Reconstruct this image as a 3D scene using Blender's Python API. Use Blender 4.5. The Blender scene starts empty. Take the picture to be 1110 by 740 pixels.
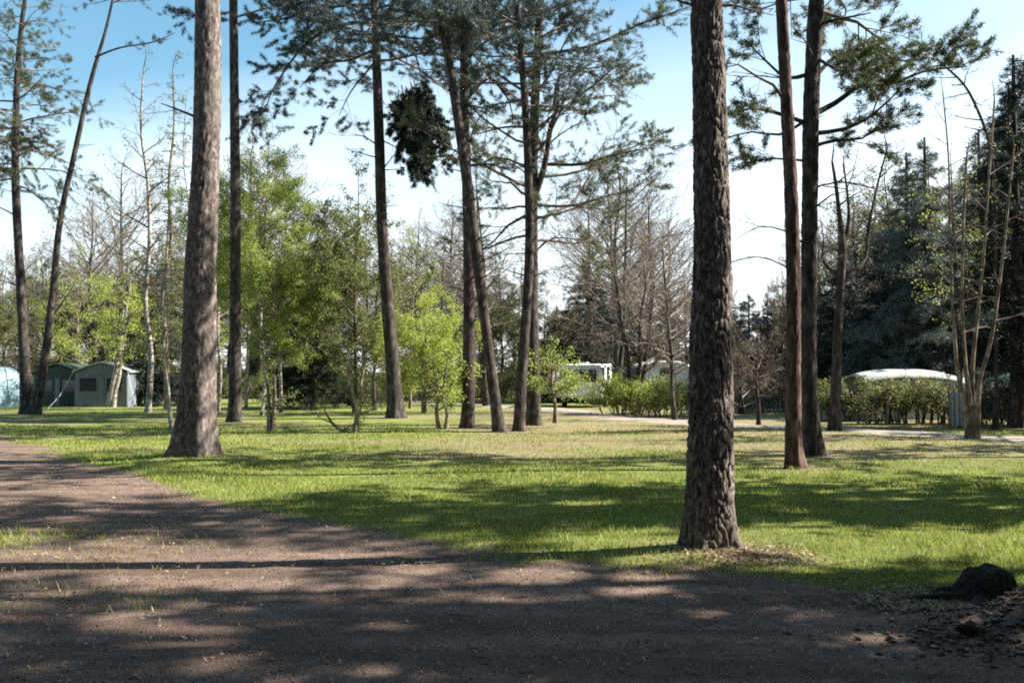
import bpy, math, random
import numpy as np
from mathutils import Vector, noise, Matrix, Quaternion

# ------------------------------------------------------------------ camera, sky, sun, exposure
scene = bpy.context.scene
col = scene.collection
F = 1079.0                      # focal length in photo pixels (1110 px wide)
EYE = 1.6
PITCH = math.atan(32.0 / F)
cam_d = bpy.data.cameras.new("camera"); cam = bpy.data.objects.new("camera", cam_d); col.objects.link(cam)
cam_d.sensor_width = 36.0; cam_d.lens = 36.0 * F / 1110.0
cam_d.clip_end = 2000; cam_d.clip_start = 0.05
cam.location = (0, 0, EYE); cam.rotation_euler = (math.pi / 2 + PITCH, 0, 0)
scene.camera = cam

SUN_AZ = math.radians(84)       # clockwise from +Y (the view direction)
SUN_EL = math.radians(40)
world = bpy.data.worlds.new("World"); scene.world = world; world.use_nodes = True
wn = world.node_tree; bg = wn.nodes["Background"]
sky = wn.nodes.new("ShaderNodeTexSky"); sky.sky_type = 'NISHITA'; sky.sun_disc = False
sky.sun_elevation = SUN_EL; sky.sun_rotation = SUN_AZ
sky.air_density = 1.0; sky.dust_density = 1.0; sky.ozone_density = 2.0; sky.altitude = 50
# thin high veil of cloud, denser low and to the right
tc = wn.nodes.new("ShaderNodeTexCoord"); mp = wn.nodes.new("ShaderNodeMapping"); mp.inputs['Scale'].default_value = (1.2, 1.2, 3.5)
nz = wn.nodes.new("ShaderNodeTexNoise"); nz.inputs['Scale'].default_value = 1.6; nz.inputs['Detail'].default_value = 6
sep = wn.nodes.new("ShaderNodeSeparateXYZ")
rmp = wn.nodes.new("ShaderNodeMapRange"); rmp.inputs[1].default_value = 0.38; rmp.inputs[2].default_value = 0.72
mra = wn.nodes.new("ShaderNodeMapRange"); mra.inputs[1].default_value = -0.55; mra.inputs[2].default_value = 0.45; mra.inputs[3].default_value = -0.12; mra.inputs[4].default_value = 0.30
mrz = wn.nodes.new("ShaderNodeMapRange"); mrz.inputs[1].default_value = 0.0; mrz.inputs[2].default_value = 0.42; mrz.inputs[3].default_value = 0.62; mrz.inputs[4].default_value = -0.35
ad1 = wn.nodes.new("ShaderNodeMath"); ad1.operation = 'ADD'
ad2 = wn.nodes.new("ShaderNodeMath"); ad2.operation = 'MULTIPLY_ADD'; ad2.inputs[1].default_value = 0.35; ad2.use_clamp = True
mixw = wn.nodes.new("ShaderNodeMix"); mixw.data_type = 'RGBA'
mixw.inputs[7].default_value = (11.0, 11.6, 12.2, 1)
L = wn.links.new
L(tc.outputs['Generated'], mp.inputs[0]); L(mp.outputs[0], nz.inputs['Vector']); L(nz.outputs[0], rmp.inputs[0])
L(tc.outputs['Generated'], sep.inputs[0]); L(sep.outputs[0], mra.inputs[0]); L(sep.outputs[2], mrz.inputs[0])
L(mra.outputs[0], ad1.inputs[0]); L(mrz.outputs[0], ad1.inputs[1]); L(rmp.outputs[0], ad2.inputs[0]); L(ad1.outputs[0], ad2.inputs[2])
L(ad2.outputs[0], mixw.inputs[0]); hs = wn.nodes.new('ShaderNodeHueSaturation'); hs.inputs['Saturation'].default_value = 1.12; hs.inputs['Hue'].default_value = 0.475; hs.inputs['Value'].default_value = 1.42
L(sky.outputs[0], hs.inputs['Color']); L(hs.outputs[0], mixw.inputs[6]); L(mixw.outputs[2], bg.inputs[0])
bg.inputs[1].default_value = 0.05

sd = bpy.data.lights.new("sun", 'SUN'); sd.energy = 5.0; sd.angle = math.radians(0.53); sd.color = (1.0, 0.94, 0.84)
sun = bpy.data.objects.new("sun", sd); col.objects.link(sun)
sdir = Vector((math.sin(SUN_AZ) * math.cos(SUN_EL), math.cos(SUN_AZ) * math.cos(SUN_EL), math.sin(SUN_EL)))
sun.rotation_euler = sdir.to_track_quat('Z', 'Y').to_euler(); sun.location = (20, 0, 30)
scene.view_settings.view_transform = 'Standard'; scene.view_settings.look = 'None'
scene.view_settings.exposure = 1.6; scene.view_settings.gamma = 1.0
scene.cycles.filter_width = 1.9
scene.cycles.max_bounces = 6; scene.cycles.diffuse_bounces = 3; scene.cycles.transmission_bounces = 4
scene.cycles.transparent_max_bounces = 4; scene.cycles.use_denoising = False

rng = random.Random(7)
nrng = np.random.default_rng(7)

# ------------------------------------------------------------------ small helpers
def sstep(a, b, x):
    t = min(1.0, max(0.0, (x - a) / (b - a))); return t * t * (3 - 2 * t)

def ground_z(x, y):
    z = 0.045 * noise.noise(Vector((x * 0.33, y * 0.33, 0.3))) + 0.16 * noise.noise(Vector((x * 0.06, y * 0.06, 4.1))) * sstep(12, 40, abs(y) + abs(x) * 0.5)
    z += (0.26 + 0.10 * noise.noise(Vector((x * 4, y * 4, 3))) + 0.05 * noise.noise(Vector((x * 11, y * 11, 3)))) * math.exp(-(((x - 3.35) / 0.50) ** 2 + ((y - 6.2) / 0.36) ** 2))
    z += 0.10 * math.exp(-(((x - 4.6) / 0.9) ** 2 + ((y - 6.5) / 0.7) ** 2))
    z += 0.05 * math.exp(-(((x - 1.75) / 0.55) ** 2 + ((y - 8.7) / 0.5) ** 2))
    z += 0.08 * math.exp(-(((x + 5.9) / 0.9) ** 2 + ((y - 18.4) / 0.9) ** 2))
    return z

def D_of(py): return EYE * F / (py - 402.0)
def W(px, py, depth):
    "the world point on the plane y = depth seen at photo pixel (px, py)"
    x = (px - 555.0) / F; v = (370.0 - py) / F
    t = depth / (math.cos(PITCH) - v * math.sin(PITCH))
    return Vector((x * t, depth, EYE + t * (math.sin(PITCH) + v * math.cos(PITCH))))
def G(px, depth):
    x = (px - 555.0) / F * depth
    return Vector((x, depth, ground_z(x, depth)))

def tag(o, label=None, cat=None, group=None, kind=None):
    if label: o['label'] = label
    if cat: o['category'] = cat
    if group: o['group'] = group
    if kind: o['kind'] = kind
    return o
def empty(name, loc, rz=0.0):
    o = bpy.data.objects.new(name, None); col.objects.link(o); o.location = loc; o.rotation_euler = (0, 0, rz)
    o.empty_display_size = 0.2
    return o
def copy_tree(o, parent=None):
    c = o.copy(); col.objects.link(c); c.parent = parent
    for ch in list(o.children): copy_tree(ch, c)
    return c

class Buf:
    "collects triangles/quads, builds one mesh object"
    def __init__(s): s.v = []; s.f4 = []; s.f3 = []; s.m4 = []; s.m3 = []; s.n = 0; s.paths = {}
    def verts(s, a): s.v.append(np.asarray(a, dtype=np.float32).reshape(-1, 3)); k = s.n; s.n += len(s.v[-1]); return k
    def quads(s, a, mat=0):
        a = np.asarray(a, dtype=np.int32).reshape(-1, 4)
        if len(a): s.f4.append(a); s.m4.append(np.full(len(a), mat, dtype=np.int32))
    def tris(s, a, mat=0):
        a = np.asarray(a, dtype=np.int32).reshape(-1, 3)
        if len(a): s.f3.append(a); s.m3.append(np.full(len(a), mat, dtype=np.int32))
    def path(s, pts, rad, sides=4, mat=0):
        s.paths.setdefault((len(pts), sides, mat), []).append((pts, rad))
    def flush(s):
        for (n, k, mat), lst in s.paths.items():
            P = np.array([[tuple(q) for q in p] for p, r in lst], dtype=np.float64); R = np.array([r for p, r in lst], dtype=np.float64)
            T = np.gradient(P, axis=1); T /= np.linalg.norm(T, axis=2, keepdims=True) + 1e-9
            m = T.mean(axis=1); ax = np.argmin(np.abs(m), axis=1); ref = np.eye(3)[ax][:, None, :]
            U = np.cross(T, ref); U /= np.linalg.norm(U, axis=2, keepdims=True) + 1e-9
            V = np.cross(T, U)
            a = np.arange(k) * 2 * math.pi / k
            ring = P[:, :, None, :] + R[:, :, None, None] * (U[:, :, None, :] * np.cos(a)[None, None, :, None] + V[:, :, None, :] * np.sin(a)[None, None, :, None])
            b = s.verts(ring.reshape(-1, 3)); M = len(lst)
            i = np.arange(n - 1)[:, None]; j = np.arange(k)[None, :]
            q = np.stack([i * k + j, i * k + (j + 1) % k, (i + 1) * k + (j + 1) % k, (i + 1) * k + j], axis=-1).reshape(-1, 4)
            s.quads((q[None] + (np.arange(M) * n * k)[:, None, None]).reshape(-1, 4) + b, mat)
            if k >= 5:
                for e in (0, n - 1):
                    c = s.verts(P[:, e, :]); jj = np.arange(k)
                    o = (np.arange(M) * n * k)[:, None] + e * k + b
                    tri = np.stack([o + jj, o + (jj + 1) % k, np.broadcast_to((c + np.arange(M))[:, None], (M, k))], axis=-1)
                    s.tris(tri.reshape(-1, 3), mat)
        s.paths = {}
    def build(s, name, mats, parent=None, smooth=True, loc=None):
        s.flush()
        me = bpy.data.meshes.new(name)
        V = np.concatenate(s.v) if s.v else np.zeros((0, 3), np.float32)
        f4 = np.concatenate(s.f4) if s.f4 else np.zeros((0, 4), np.int32); f3 = np.concatenate(s.f3) if s.f3 else np.zeros((0, 3), np.int32)
        m = np.concatenate((s.m4 or [np.zeros(0, np.int32)]) + (s.m3 or [np.zeros(0, np.int32)]))
        me.vertices.add(len(V)); me.vertices.foreach_set("co", V.ravel())
        me.loops.add(len(f4) * 4 + len(f3) * 3); me.loops.foreach_set("vertex_index", np.concatenate([f4.ravel(), f3.ravel()]))
        me.polygons.add(len(f4) + len(f3))
        me.polygons.foreach_set("loop_start", np.concatenate([np.arange(len(f4)) * 4, len(f4) * 4 + np.arange(len(f3)) * 3]).astype(np.int32))
        me.polygons.foreach_set("material_index", m)
        me.polygons.foreach_set("use_smooth", np.full(len(m), smooth))
        me.update(calc_edges=True)
        for x in (mats if isinstance(mats, (list, tuple)) else [mats]): me.materials.append(x)
        o = bpy.data.objects.new(name, me); col.objects.link(o)
        if parent: o.parent = parent
        if loc is not None: o.location = loc
        return o

def box(b, c, s, mat=0, rz=0.0):
    x, y, z = [q / 2 for q in s]; M = Matrix.Rotation(rz, 3, 'Z')
    vs = [Vector(c) + M @ Vector((sx * x, sy * y, sz * z)) for sx in (-1, 1) for sy in (-1, 1) for sz in (-1, 1)]
    k = b.verts([tuple(v) for v in vs])
    b.quads(np.array([[0, 1, 3, 2], [4, 6, 7, 5], [0, 4, 5, 1], [2, 3, 7, 6], [0, 2, 6, 4], [1, 5, 7, 3]]) + k, mat)

# ------------------------------------------------------------------ materials
def mat(name):
    m = bpy.data.materials.new(name); m.use_nodes = True; nt = m.node_tree
    return m, nt, nt.nodes["Principled BSDF"], nt.nodes["Material Output"]
def ramp(nt, src, stops):
    r = nt.nodes.new("ShaderNodeValToRGB"); e = r.color_ramp.elements
    while len(e) < len(stops): e.new(0.5)
    for q, (p, c) in zip(e, stops): q.position = p; q.color = (*c, 1)
    nt.links.new(src, r.inputs[0]); return r.outputs[0]
def noise_node(nt, scale, detail=4, vec=None, dist=0.0, rough=0.55):
    n = nt.nodes.new("ShaderNodeTexNoise"); n.inputs['Scale'].default_value = scale; n.inputs['Detail'].default_value = detail
    n.inputs['Distortion'].default_value = dist; n.inputs['Roughness'].default_value = rough
    if vec is not None: nt.links.new(vec, n.inputs['Vector'])
    return n.outputs[0]
def coords(nt, scale=(1, 1, 1)):
    t = nt.nodes.new("ShaderNodeTexCoord"); m = nt.nodes.new("ShaderNodeMapping"); m.inputs['Scale'].default_value = scale
    nt.links.new(t.outputs['Object'], m.inputs[0]); return m.outputs[0]
def bump(nt, h, strength, dist, p):
    b = nt.nodes.new("ShaderNodeBump"); b.inputs['Strength'].default_value = strength; b.inputs['Distance'].default_value = dist
    nt.links.new(h, b.inputs['Height']); nt.links.new(b.outputs[0], p.inputs['Normal'])
def mixc(nt, fac, a, b):
    m = nt.nodes.new("ShaderNodeMix"); m.data_type = 'RGBA'
    if isinstance(fac, (int, float)): m.inputs[0].default_value = fac
    else: nt.links.new(fac, m.inputs[0])
    for i, c in ((6, a), (7, b)):
        if isinstance(c, tuple): m.inputs[i].default_value = (*c, 1)
        else: nt.links.new(c, m.inputs[i])
    return m.outputs[2]
def math_n(nt, op, a, b=None, clamp=False):
    m = nt.nodes.new("ShaderNodeMath"); m.operation = op; m.use_clamp = clamp
    for i, v in ((0, a), (1, b)):
        if v is None: continue
        if isinstance(v, (int, float)): m.inputs[i].default_value = v
        else: nt.links.new(v, m.inputs[i])
    return m.outputs[0]

def bark(name, c1, c2, c3, zs=0.35, scale=9.0, lichen=None):
    m, nt, p, out = mat(name); v = coords(nt, (1, 1, zs))
    n1 = noise_node(nt, scale, 6, v, 0.4); n2 = noise_node(nt, 1.3, 3, coords(nt))
    c = ramp(nt, n1, [(0.32, c1), (0.5, c2), (0.68, c3)])
    if lichen:
        f = math_n(nt, 'MULTIPLY', ramp(nt, n2, [(0.5, (0, 0, 0)), (0.7, (1, 1, 1))]), 0.5)
        c = mixc(nt, f, c, lichen)
    nt.links.new(c, p.inputs['Base Color']); p.inputs['Roughness'].default_value = 0.95; p.inputs['Specular IOR Level'].default_value = 0.15
    bump(nt, noise_node(nt, scale * 4, 5, v), 0.8, 0.012, p)
    return m
M_BARK = bark("pine_bark", (0.055, 0.043, 0.04), (0.14, 0.11, 0.10), (0.31, 0.255, 0.235), zs=0.5, scale=16, lichen=(0.17, 0.16, 0.13))
M_BARKN = bark("near_pine_bark", (0.05, 0.038, 0.034), (0.15, 0.118, 0.105), (0.38, 0.32, 0.28), zs=0.45, scale=30, lichen=(0.12, 0.115, 0.09))
M_RED = bark("red_pine_bark", (0.042, 0.024, 0.022), (0.095, 0.055, 0.048), (0.19, 0.125, 0.105))
M_DARKB = bark("dark_bark", (0.022, 0.018, 0.017), (0.058, 0.047, 0.043), (0.13, 0.11, 0.10), zs=0.4)
M_BIRCH = bark("birch_bark", (0.08, 0.065, 0.055), (0.28, 0.25, 0.21), (0.55, 0.51, 0.45), zs=2.2, scale=5)
M_TAN = bark("pale_stem_bark", (0.08, 0.06, 0.045), (0.19, 0.155, 0.115), (0.36, 0.31, 0.24), zs=0.6, scale=7)
M_TWIG = bark("twig_bark", (0.08, 0.06, 0.05), (0.15, 0.115, 0.095), (0.24, 0.19, 0.16), scale=3)
M_TWIGP = bark("purple_brown_twigs", (0.11, 0.09, 0.075), (0.19, 0.155, 0.13), (0.28, 0.24, 0.20), scale=3)

def leafmat(name, stops, trans=0.35, rough=0.55):
    m, nt, p, out = mat(name)
    g = nt.nodes.new("ShaderNodeNewGeometry")
    big = noise_node(nt, 0.55, 3, coords(nt))
    v = math_n(nt, 'ADD', math_n(nt, 'MULTIPLY', g.outputs['Random Per Island'], 0.6), math_n(nt, 'MULTIPLY', big, 0.5))
    c = ramp(nt, v, stops)
    nt.links.new(c, p.inputs['Base Color']); p.inputs['Roughness'].default_value = rough; p.inputs['Specular IOR Level'].default_value = 0.3
    t = nt.nodes.new("ShaderNodeBsdfTranslucent"); nt.links.new(c, t.inputs[0])
    mx = nt.nodes.new("ShaderNodeMixShader"); mx.inputs[0].default_value = trans
    nt.links.new(p.outputs[0], mx.inputs[1]); nt.links.new(t.outputs[0], mx.inputs[2]); nt.links.new(mx.outputs[0], out.inputs[0])
    return m
M_NEEDLE = leafmat("pine_needles", [(0.2, (0.03, 0.05, 0.055)), (0.5, (0.065, 0.10, 0.10)), (0.85, (0.13, 0.175, 0.14))], 0.2, 0.45)
M_NEEDLEG = leafmat("green_pine_needles", [(0.2, (0.045, 0.06, 0.028)), (0.5, (0.085, 0.11, 0.045)), (0.85, (0.15, 0.17, 0.07))], 0.3, 0.45)
M_FIR = leafmat("dark_fir_needles", [(0.2, (0.008, 0.016, 0.013)), (0.5, (0.016, 0.030, 0.024)), (0.85, (0.038, 0.062, 0.042))], 0.12, 0.5)
M_FIRB = leafmat("grey_blue_needles", [(0.2, (0.045, 0.066, 0.068)), (0.5, (0.085, 0.115, 0.11)), (0.85, (0.16, 0.20, 0.16))], 0.15, 0.5)
M_SPRING = leafmat("spring_leaves", [(0.2, (0.17, 0.235, 0.045)), (0.5, (0.29, 0.365, 0.08)), (0.85, (0.47, 0.52, 0.15))], 0.5)
M_YELLOW = leafmat("yellow_green_leaves", [(0.2, (0.22, 0.28, 0.04)), (0.5, (0.36, 0.43, 0.075)), (0.85, (0.52, 0.57, 0.14))], 0.5)
M_OLIVE = leafmat("olive_leaves", [(0.2, (0.06, 0.078, 0.022)), (0.5, (0.13, 0.155, 0.045)), (0.85, (0.25, 0.27, 0.09))], 0.4)
M_BUD = leafmat("brown_buds", [(0.2, (0.12, 0.10, 0.055)), (0.5, (0.20, 0.165, 0.09)), (0.85, (0.30, 0.26, 0.15))], 0.3)
M_HEDGE = leafmat("hedge_leaves", [(0.2, (0.09, 0.11, 0.03)), (0.5, (0.20, 0.22, 0.06)), (0.85, (0.36, 0.37, 0.13))], 0.35)

def plain(name, c, rough=0.6, var=0.12, scale=3.0, spec=0.4):
    m, nt, p, out = mat(name)
    n = noise_node(nt, scale, 5, coords(nt))
    lo = tuple(q * (1 - var) for q in c); hi = tuple(min(1, q * (1 + var)) for q in c)
    nt.links.new(ramp(nt, n, [(0.3, lo), (0.7, hi)]), p.inputs['Base Color'])
    p.inputs['Roughness'].default_value = rough; p.inputs['Specular IOR Level'].default_value = spec
    return m
M_WHITE = plain("cream_white_paint", (0.72, 0.72, 0.70), 0.4)
M_GREYP = plain("blue_grey_canvas", (0.13, 0.155, 0.175), 0.7)
M_GREENC = plain("dark_green_canvas", (0.035, 0.058, 0.045), 0.8)
M_TEAL = plain("teal_canvas", (0.03, 0.15, 0.13), 0.75)
M_LBLUE = plain("pale_blue_canvas", (0.30, 0.44, 0.50), 0.7)
M_PAV = plain('weathered_white_canvas', (0.36, 0.385, 0.37), 0.8, 0.3, 2.0)
M_GLASS = plain("dark_window", (0.03, 0.04, 0.05), 0.08, spec=0.8)
M_RUBBER = plain("black_rubber", (0.02, 0.02, 0.02), 0.8)
M_METAL = plain("grey_metal", (0.35, 0.36, 0.37), 0.35)
M_STRIPE = plain("slate_stripe", (0.15, 0.19, 0.24), 0.5)

# ------------------------------------------------------------------ ground
BX = [(-60, 60), (-30, 40), (-20, 33), (-14.1, 27.0), (-10.2, 21.5), (-6.6, 16.6), (-4.5, 13.4), (-2.3, 11.0), (-0.6, 9.3), (0.5, 8.5), (1.4, 8.05), (2.0, 7.6), (2.7, 7.25), (3.6, 6.9), (6, 6.3), (12, 5.5), (60, 4)]
BXx = [a for a, b in BX]; BXy = [b for a, b in BX]
def dirt_mask(x, y):
    yb = float(np.interp(x, BXx, BXy))
    n = noise.noise(Vector((x * 0.9, y * 0.9, 7.0))) * 0.55 + noise.noise(Vector((x * 3.1, y * 3.1, 2.0))) * 0.3 + noise.noise(Vector((x * 9, y * 9, 2.0))) * 0.18
    s = yb - y
    d = sstep(-0.5, 0.55, s + n * (0.7 + 0.03 * y))
    # worn grass on the near-left verge of the track
    g = math.exp(-(((x + 5.6) / 2.2) ** 2 + ((y - 9.3) / 0.9) ** 2)) * 0.6 + math.exp(-(((x + 3.2) / 1.4) ** 2 + ((y - 7.0) / 0.9) ** 2)) * 0.15
    g += sstep(9.5, 14.0, -x - 0.55 * y + 8) * 0.5 * sstep(12, 9, y)
    d *= 1 - min(1, max(0, g + n * 0.5 * (g > 0.1)))
    d = max(d, 0.85 * math.exp(-(((x - 3.4) / 0.9) ** 2 + ((y - 6.5) / 0.55) ** 2)))
    d = max(d, 0.75 * math.exp(-(((x - 2.0) / 0.4) ** 2 + ((y - 8.55) / 0.4) ** 2)))
    return d
FEET = [(1.76, 8.85, .75), (-5.87, 18.4, .8), (-8.9, 32, .9), (-4.0, 33.8, 1.0), (-1.26, 28.3, 1.1), (-.33, 26.6, 1.1), (.64, 29.8, 1.1), (.2, 27, 1.0), (4.62, 16.3, .7), (5.66, 18.8, .9), (8.6, 26.6, 1.0), (10.5, 23, .9), (-17.8, 36.6, 1.4)]
def litter_mask(x, y):
    ft = 0.0
    for fx, fy, fr in FEET:
        q = ((x - fx) ** 2 + (y - fy) ** 2) / (fr * fr)
        if q < 5: ft = max(ft, 0.95 * math.exp(-q * 1.1))
    n = noise.noise(Vector((x * 0.22, y * 0.5, 17.0))) + 0.5 * noise.noise(Vector((x * 0.8, y * 1.3, 11.0)))
    a = sstep(15, 20, y) * sstep(48, 36, y)
    b = sstep(-3.5, 0.5, x)
    return min(1, max(0, ft + 0.4 * ft * n + a * (0.22 + 0.75 * b + 0.95 * n)))
ROAD = [(30, 14), (18, 19.3), (12, 22.2), (9.6, 26.5), (6.2, 31), (3.6, 35), (2.6, 39), (0.5, 45), (-6, 52)]

def graded(lo, hi, n, c, k):
    u = np.linspace(math.asinh((lo - c) / k), math.asinh((hi - c) / k), n); return c + k * np.sinh(u)
gx = graded(-400, 400, 420, 0.5, 5.0); gy = graded(-60, 700, 460, 6.5, 4.5)
V = np.zeros((len(gy), len(gx), 3), np.float32); DM = np.zeros((len(gy), len(gx)), np.float32); LM = DM.copy()
for j, y in enumerate(gy):
    for i, x in enumerate(gx):
        d = dirt_mask(x, y) if abs(x) < 60 and -30 < y < 60 else (1.0 if y <= -30 else 0.0)
        DM[j, i] = d; LM[j, i] = litter_mask(x, y)
        z = ground_z(x, y)
        if -2 < y < 24 and abs(x) < 18:
            z += (0.006 + 0.007 * d) * noise.noise(Vector((x * 4.5, y * 4.5, 1.0))) + 0.005 * noise.noise(Vector((x * 13, y * 13, 1.0)))
            z -= 0.02 * d
        V[j, i] = (x, y, z)
b = Buf(); b.verts(V.reshape(-1, 3)); nx, ny = len(gx), len(gy)
ii, jj = np.meshgrid(np.arange(nx - 1), np.arange(ny - 1)); k0 = (jj * nx + ii).ravel()
b.quads(np.stack([k0, k0 + 1, k0 + nx + 1, k0 + nx], axis=-1))

m, nt, p, out = mat("ground_grass_and_dirt"); M_GROUND = m
at = nt.nodes.new("ShaderNodeAttribute"); at.attribute_name = "dirt"; al = nt.nodes.new("ShaderNodeAttribute"); al.attribute_name = "litter"
v = coords(nt)
nA = noise_node(nt, 0.7, 6, coords(nt, (0.55, 1.7, 1))); nB = noise_node(nt, 6.0, 8, v, rough=0.65); nC = noise_node(nt, 45.0, 6, v, rough=0.7); nD = noise_node(nt, 2.2, 5, v)
vor = nt.nodes.new("ShaderNodeTexVoronoi"); vor.inputs['Scale'].default_value = 26; nt.links.new(v, vor.inputs['Vector'])
dc = ramp(nt, nB, [(0.3, (0.14, 0.096, 0.078)), (0.5, (0.235, 0.168, 0.137)), (0.7, (0.38, 0.285, 0.24))])
dc2 = ramp(nt, nC, [(0.3, (0.085, 0.055, 0.042)), (0.52, (0.21, 0.145, 0.11)), (0.72, (0.46, 0.36, 0.28))])
dirtc = mixc(nt, 0.5, dc, dc2)
tk = nt.nodes.new("ShaderNodeMapping"); tk.inputs['Rotation'].default_value = (0, 0, math.radians(38)); tk.inputs['Scale'].default_value = (0.35, 2.6, 1)
nt.links.new(v, tk.inputs[0])
dirtc = mixc(nt, math_n(nt, 'MULTIPLY', ramp(nt, noise_node(nt, 0.9, 5, tk.outputs[0]), [(0.46, (0, 0, 0)), (0.58, (1, 1, 1))]), 0.55), dirtc, (0.085, 0.058, 0.045))
dirtc = mixc(nt, math_n(nt, 'MULTIPLY', ramp(nt, nA, [(0.45, (0, 0, 0)), (0.65, (1, 1, 1))]), 0.4), dirtc, (0.11, 0.082, 0.065))
gc = ramp(nt, nD, [(0.3, (0.12, 0.17, 0.030)), (0.5, (0.20, 0.25, 0.045)), (0.7, (0.31, 0.33, 0.08))])
gc = mixc(nt, math_n(nt, 'MULTIPLY', ramp(nt, noise_node(nt, 0.45, 5, v), [(0.42, (0, 0, 0)), (0.6, (1, 1, 1))]), 0.6), gc, (0.09, 0.11, 0.03))
gc = mixc(nt, 0.4, gc, ramp(nt, nC, [(0.3, (0.07, 0.09, 0.025)), (0.7, (0.24, 0.27, 0.09))]))
lc = ramp(nt, nB, [(0.3, (0.17, 0.125, 0.075)), (0.6, (0.30, 0.235, 0.155))])
gc = mixc(nt, math_n(nt, 'MULTIPLY', math_n(nt, 'ADD', al.outputs['Fac'], math_n(nt, 'MULTIPLY', math_n(nt, 'SUBTRACT', nB, 0.5), 1.2), True), 0.8), gc, lc)
dm = math_n(nt, 'ADD', at.outputs['Fac'], math_n(nt, 'MULTIPLY', math_n(nt, 'SUBTRACT', nB, 0.5), 1.1), True)
dmr = ramp(nt, dm, [(0.3, (0, 0, 0)), (0.62, (1, 1, 1))])
nt.links.new(mixc(nt, dmr, gc, dirtc), p.inputs['Base Color']); p.inputs['Roughness'].default_value = 1.0; p.inputs['Specular IOR Level'].default_value = 0.1
bump(nt, math_n(nt, 'ADD', nC, math_n(nt, 'MULTIPLY', nB, 1.5)), 0.9, 0.03, p)
go = b.build("ground", M_GROUND)
for nm, A in (("dirt", DM), ("litter", LM)):
    a = go.data.attributes.new(nm, 'FLOAT', 'POINT'); a.data.foreach_set("value", A.ravel())
tag(go, kind="structure")

# far gravel track
m, nt, p, out = mat("pale_gravel"); M_GRAVEL = m; v = coords(nt)
nt.links.new(ramp(nt, noise_node(nt, 9, 8, v, rough=0.7), [(0.3, (0.20, 0.165, 0.135)), (0.7, (0.36, 0.30, 0.26))]), p.inputs['Base Color']); p.inputs['Roughness'].default_value = 1.0
b = Buf(); rp = []
for (x0, y0), (x1, y1) in zip(ROAD[:-1], ROAD[1:]):
    for t in np.linspace(0, 1, 40, endpoint=False): rp.append((x0 + (x1 - x0) * t, y0 + (y1 - y0) * t))
rp = np.array(rp); ker = np.ones(31) / 31
pad = np.pad(rp, ((15, 15), (0, 0)), mode='edge'); rp = np.stack([np.convolve(pad[:, i], ker, 'valid') for i in (0, 1)], axis=1)
tg = np.gradient(rp, axis=0); tg /= np.linalg.norm(tg, axis=1, keepdims=True); nn = np.stack([-tg[:, 1], tg[:, 0]], axis=1)
rows = []
for i, (q, n_) in enumerate(zip(rp, nn)):
    wv = 0.95 + 0.25 * noise.noise(Vector((i * 0.13, 0, 0)))
    for s in np.linspace(-1, 1, 9):
        x, y = q + n_ * s * wv
        # follow the coarse ground grid so the sheet never dips below it
        rows.append((x, y, ground_z(x, y) + 0.03 - 0.03 * abs(s) ** 3))
b.verts(rows); n = len(rp)
q = [[i * 9 + j, i * 9 + j + 1, (i + 1) * 9 + j + 1, (i + 1) * 9 + j] for i in range(n - 1) for j in range(8)]
b.quads(q); tag(b.build("gravel_track", M_GRAVEL), kind="structure")

# grass blades
def blades(N, y0, y1, hmin, hmax, w, seed, name, label):
    r = np.random.default_rng(seed); P = []
    tries = N * 2
    ys = y0 * (y1 / y0) ** r.random(tries); xs = (r.random(tries) * 2 - 1) * (0.60 * ys + 1.5)
    keep = r.random(tries)
    for x, y, k in zip(xs, ys, keep):
        d = dirt_mask(x, y); l = litter_mask(x, y)
        c = noise.noise(Vector((x * 1.7, y * 1.7, 3.3))) * 0.5
        if k < (1 - d) ** 1.5 * (1 - 0.8 * l) * (0.72 + 1.3 * c): P.append((x, y, ground_z(x, y)))
        if len(P) >= N: break
    P = np.array(P); n = len(P)
    h = hmin + (hmax - hmin) * r.random(n) ** 1.6
    h *= 0.7 + 0.6 * np.clip(np.sin(P[:, 0] * 1.3 + np.sin(P[:, 1] * 0.9) * 2) * 0.5 + 0.5, 0, 1)
    a = r.random(n) * 2 * math.pi; lean = h * (0.35 + 0.7 * r.random(n)); la = r.random(n) * 2 * math.pi
    sc = (P[:, 1] / 12.0).clip(0.7, 3)
    ww = w * sc * (0.6 + 0.8 * r.random(n))
    u = np.stack([np.cos(a), np.sin(a), 0 * a], 1) * ww[:, None]
    tip = P + np.stack([np.cos(la) * lean, np.sin(la) * lean, h], 1)
    base = P - np.array([0, 0, 0.01]); mid = base * 0.45 + tip * 0.55 + np.array([0, 0, 1.0]) * (h * 0.12)[:, None]
    b = Buf()
    vv = np.stack([base - u, base + u, mid + u * 0.7, mid - u * 0.7, tip], 1)
    k = b.verts(vv.reshape(-1, 3)); i = np.arange(n)[:, None] * 5 + k
    b.quads(i + np.array([0, 1, 2, 3])); b.tris(i + np.array([3, 2, 4]))
    return tag(b.build(name, M_GRASS), label, "grass", kind="stuff")
M_GRASS = leafmat("grass_blades", [(0.15, (0.10, 0.145, 0.020)), (0.5, (0.205, 0.262, 0.040)), (0.9, (0.42, 0.43, 0.10))], 0.4, 0.5)
blades(230000, 6.6, 30, 0.02, 0.065, 0.004, 3, "grass", "short mown green grass growing over the clearing")
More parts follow.
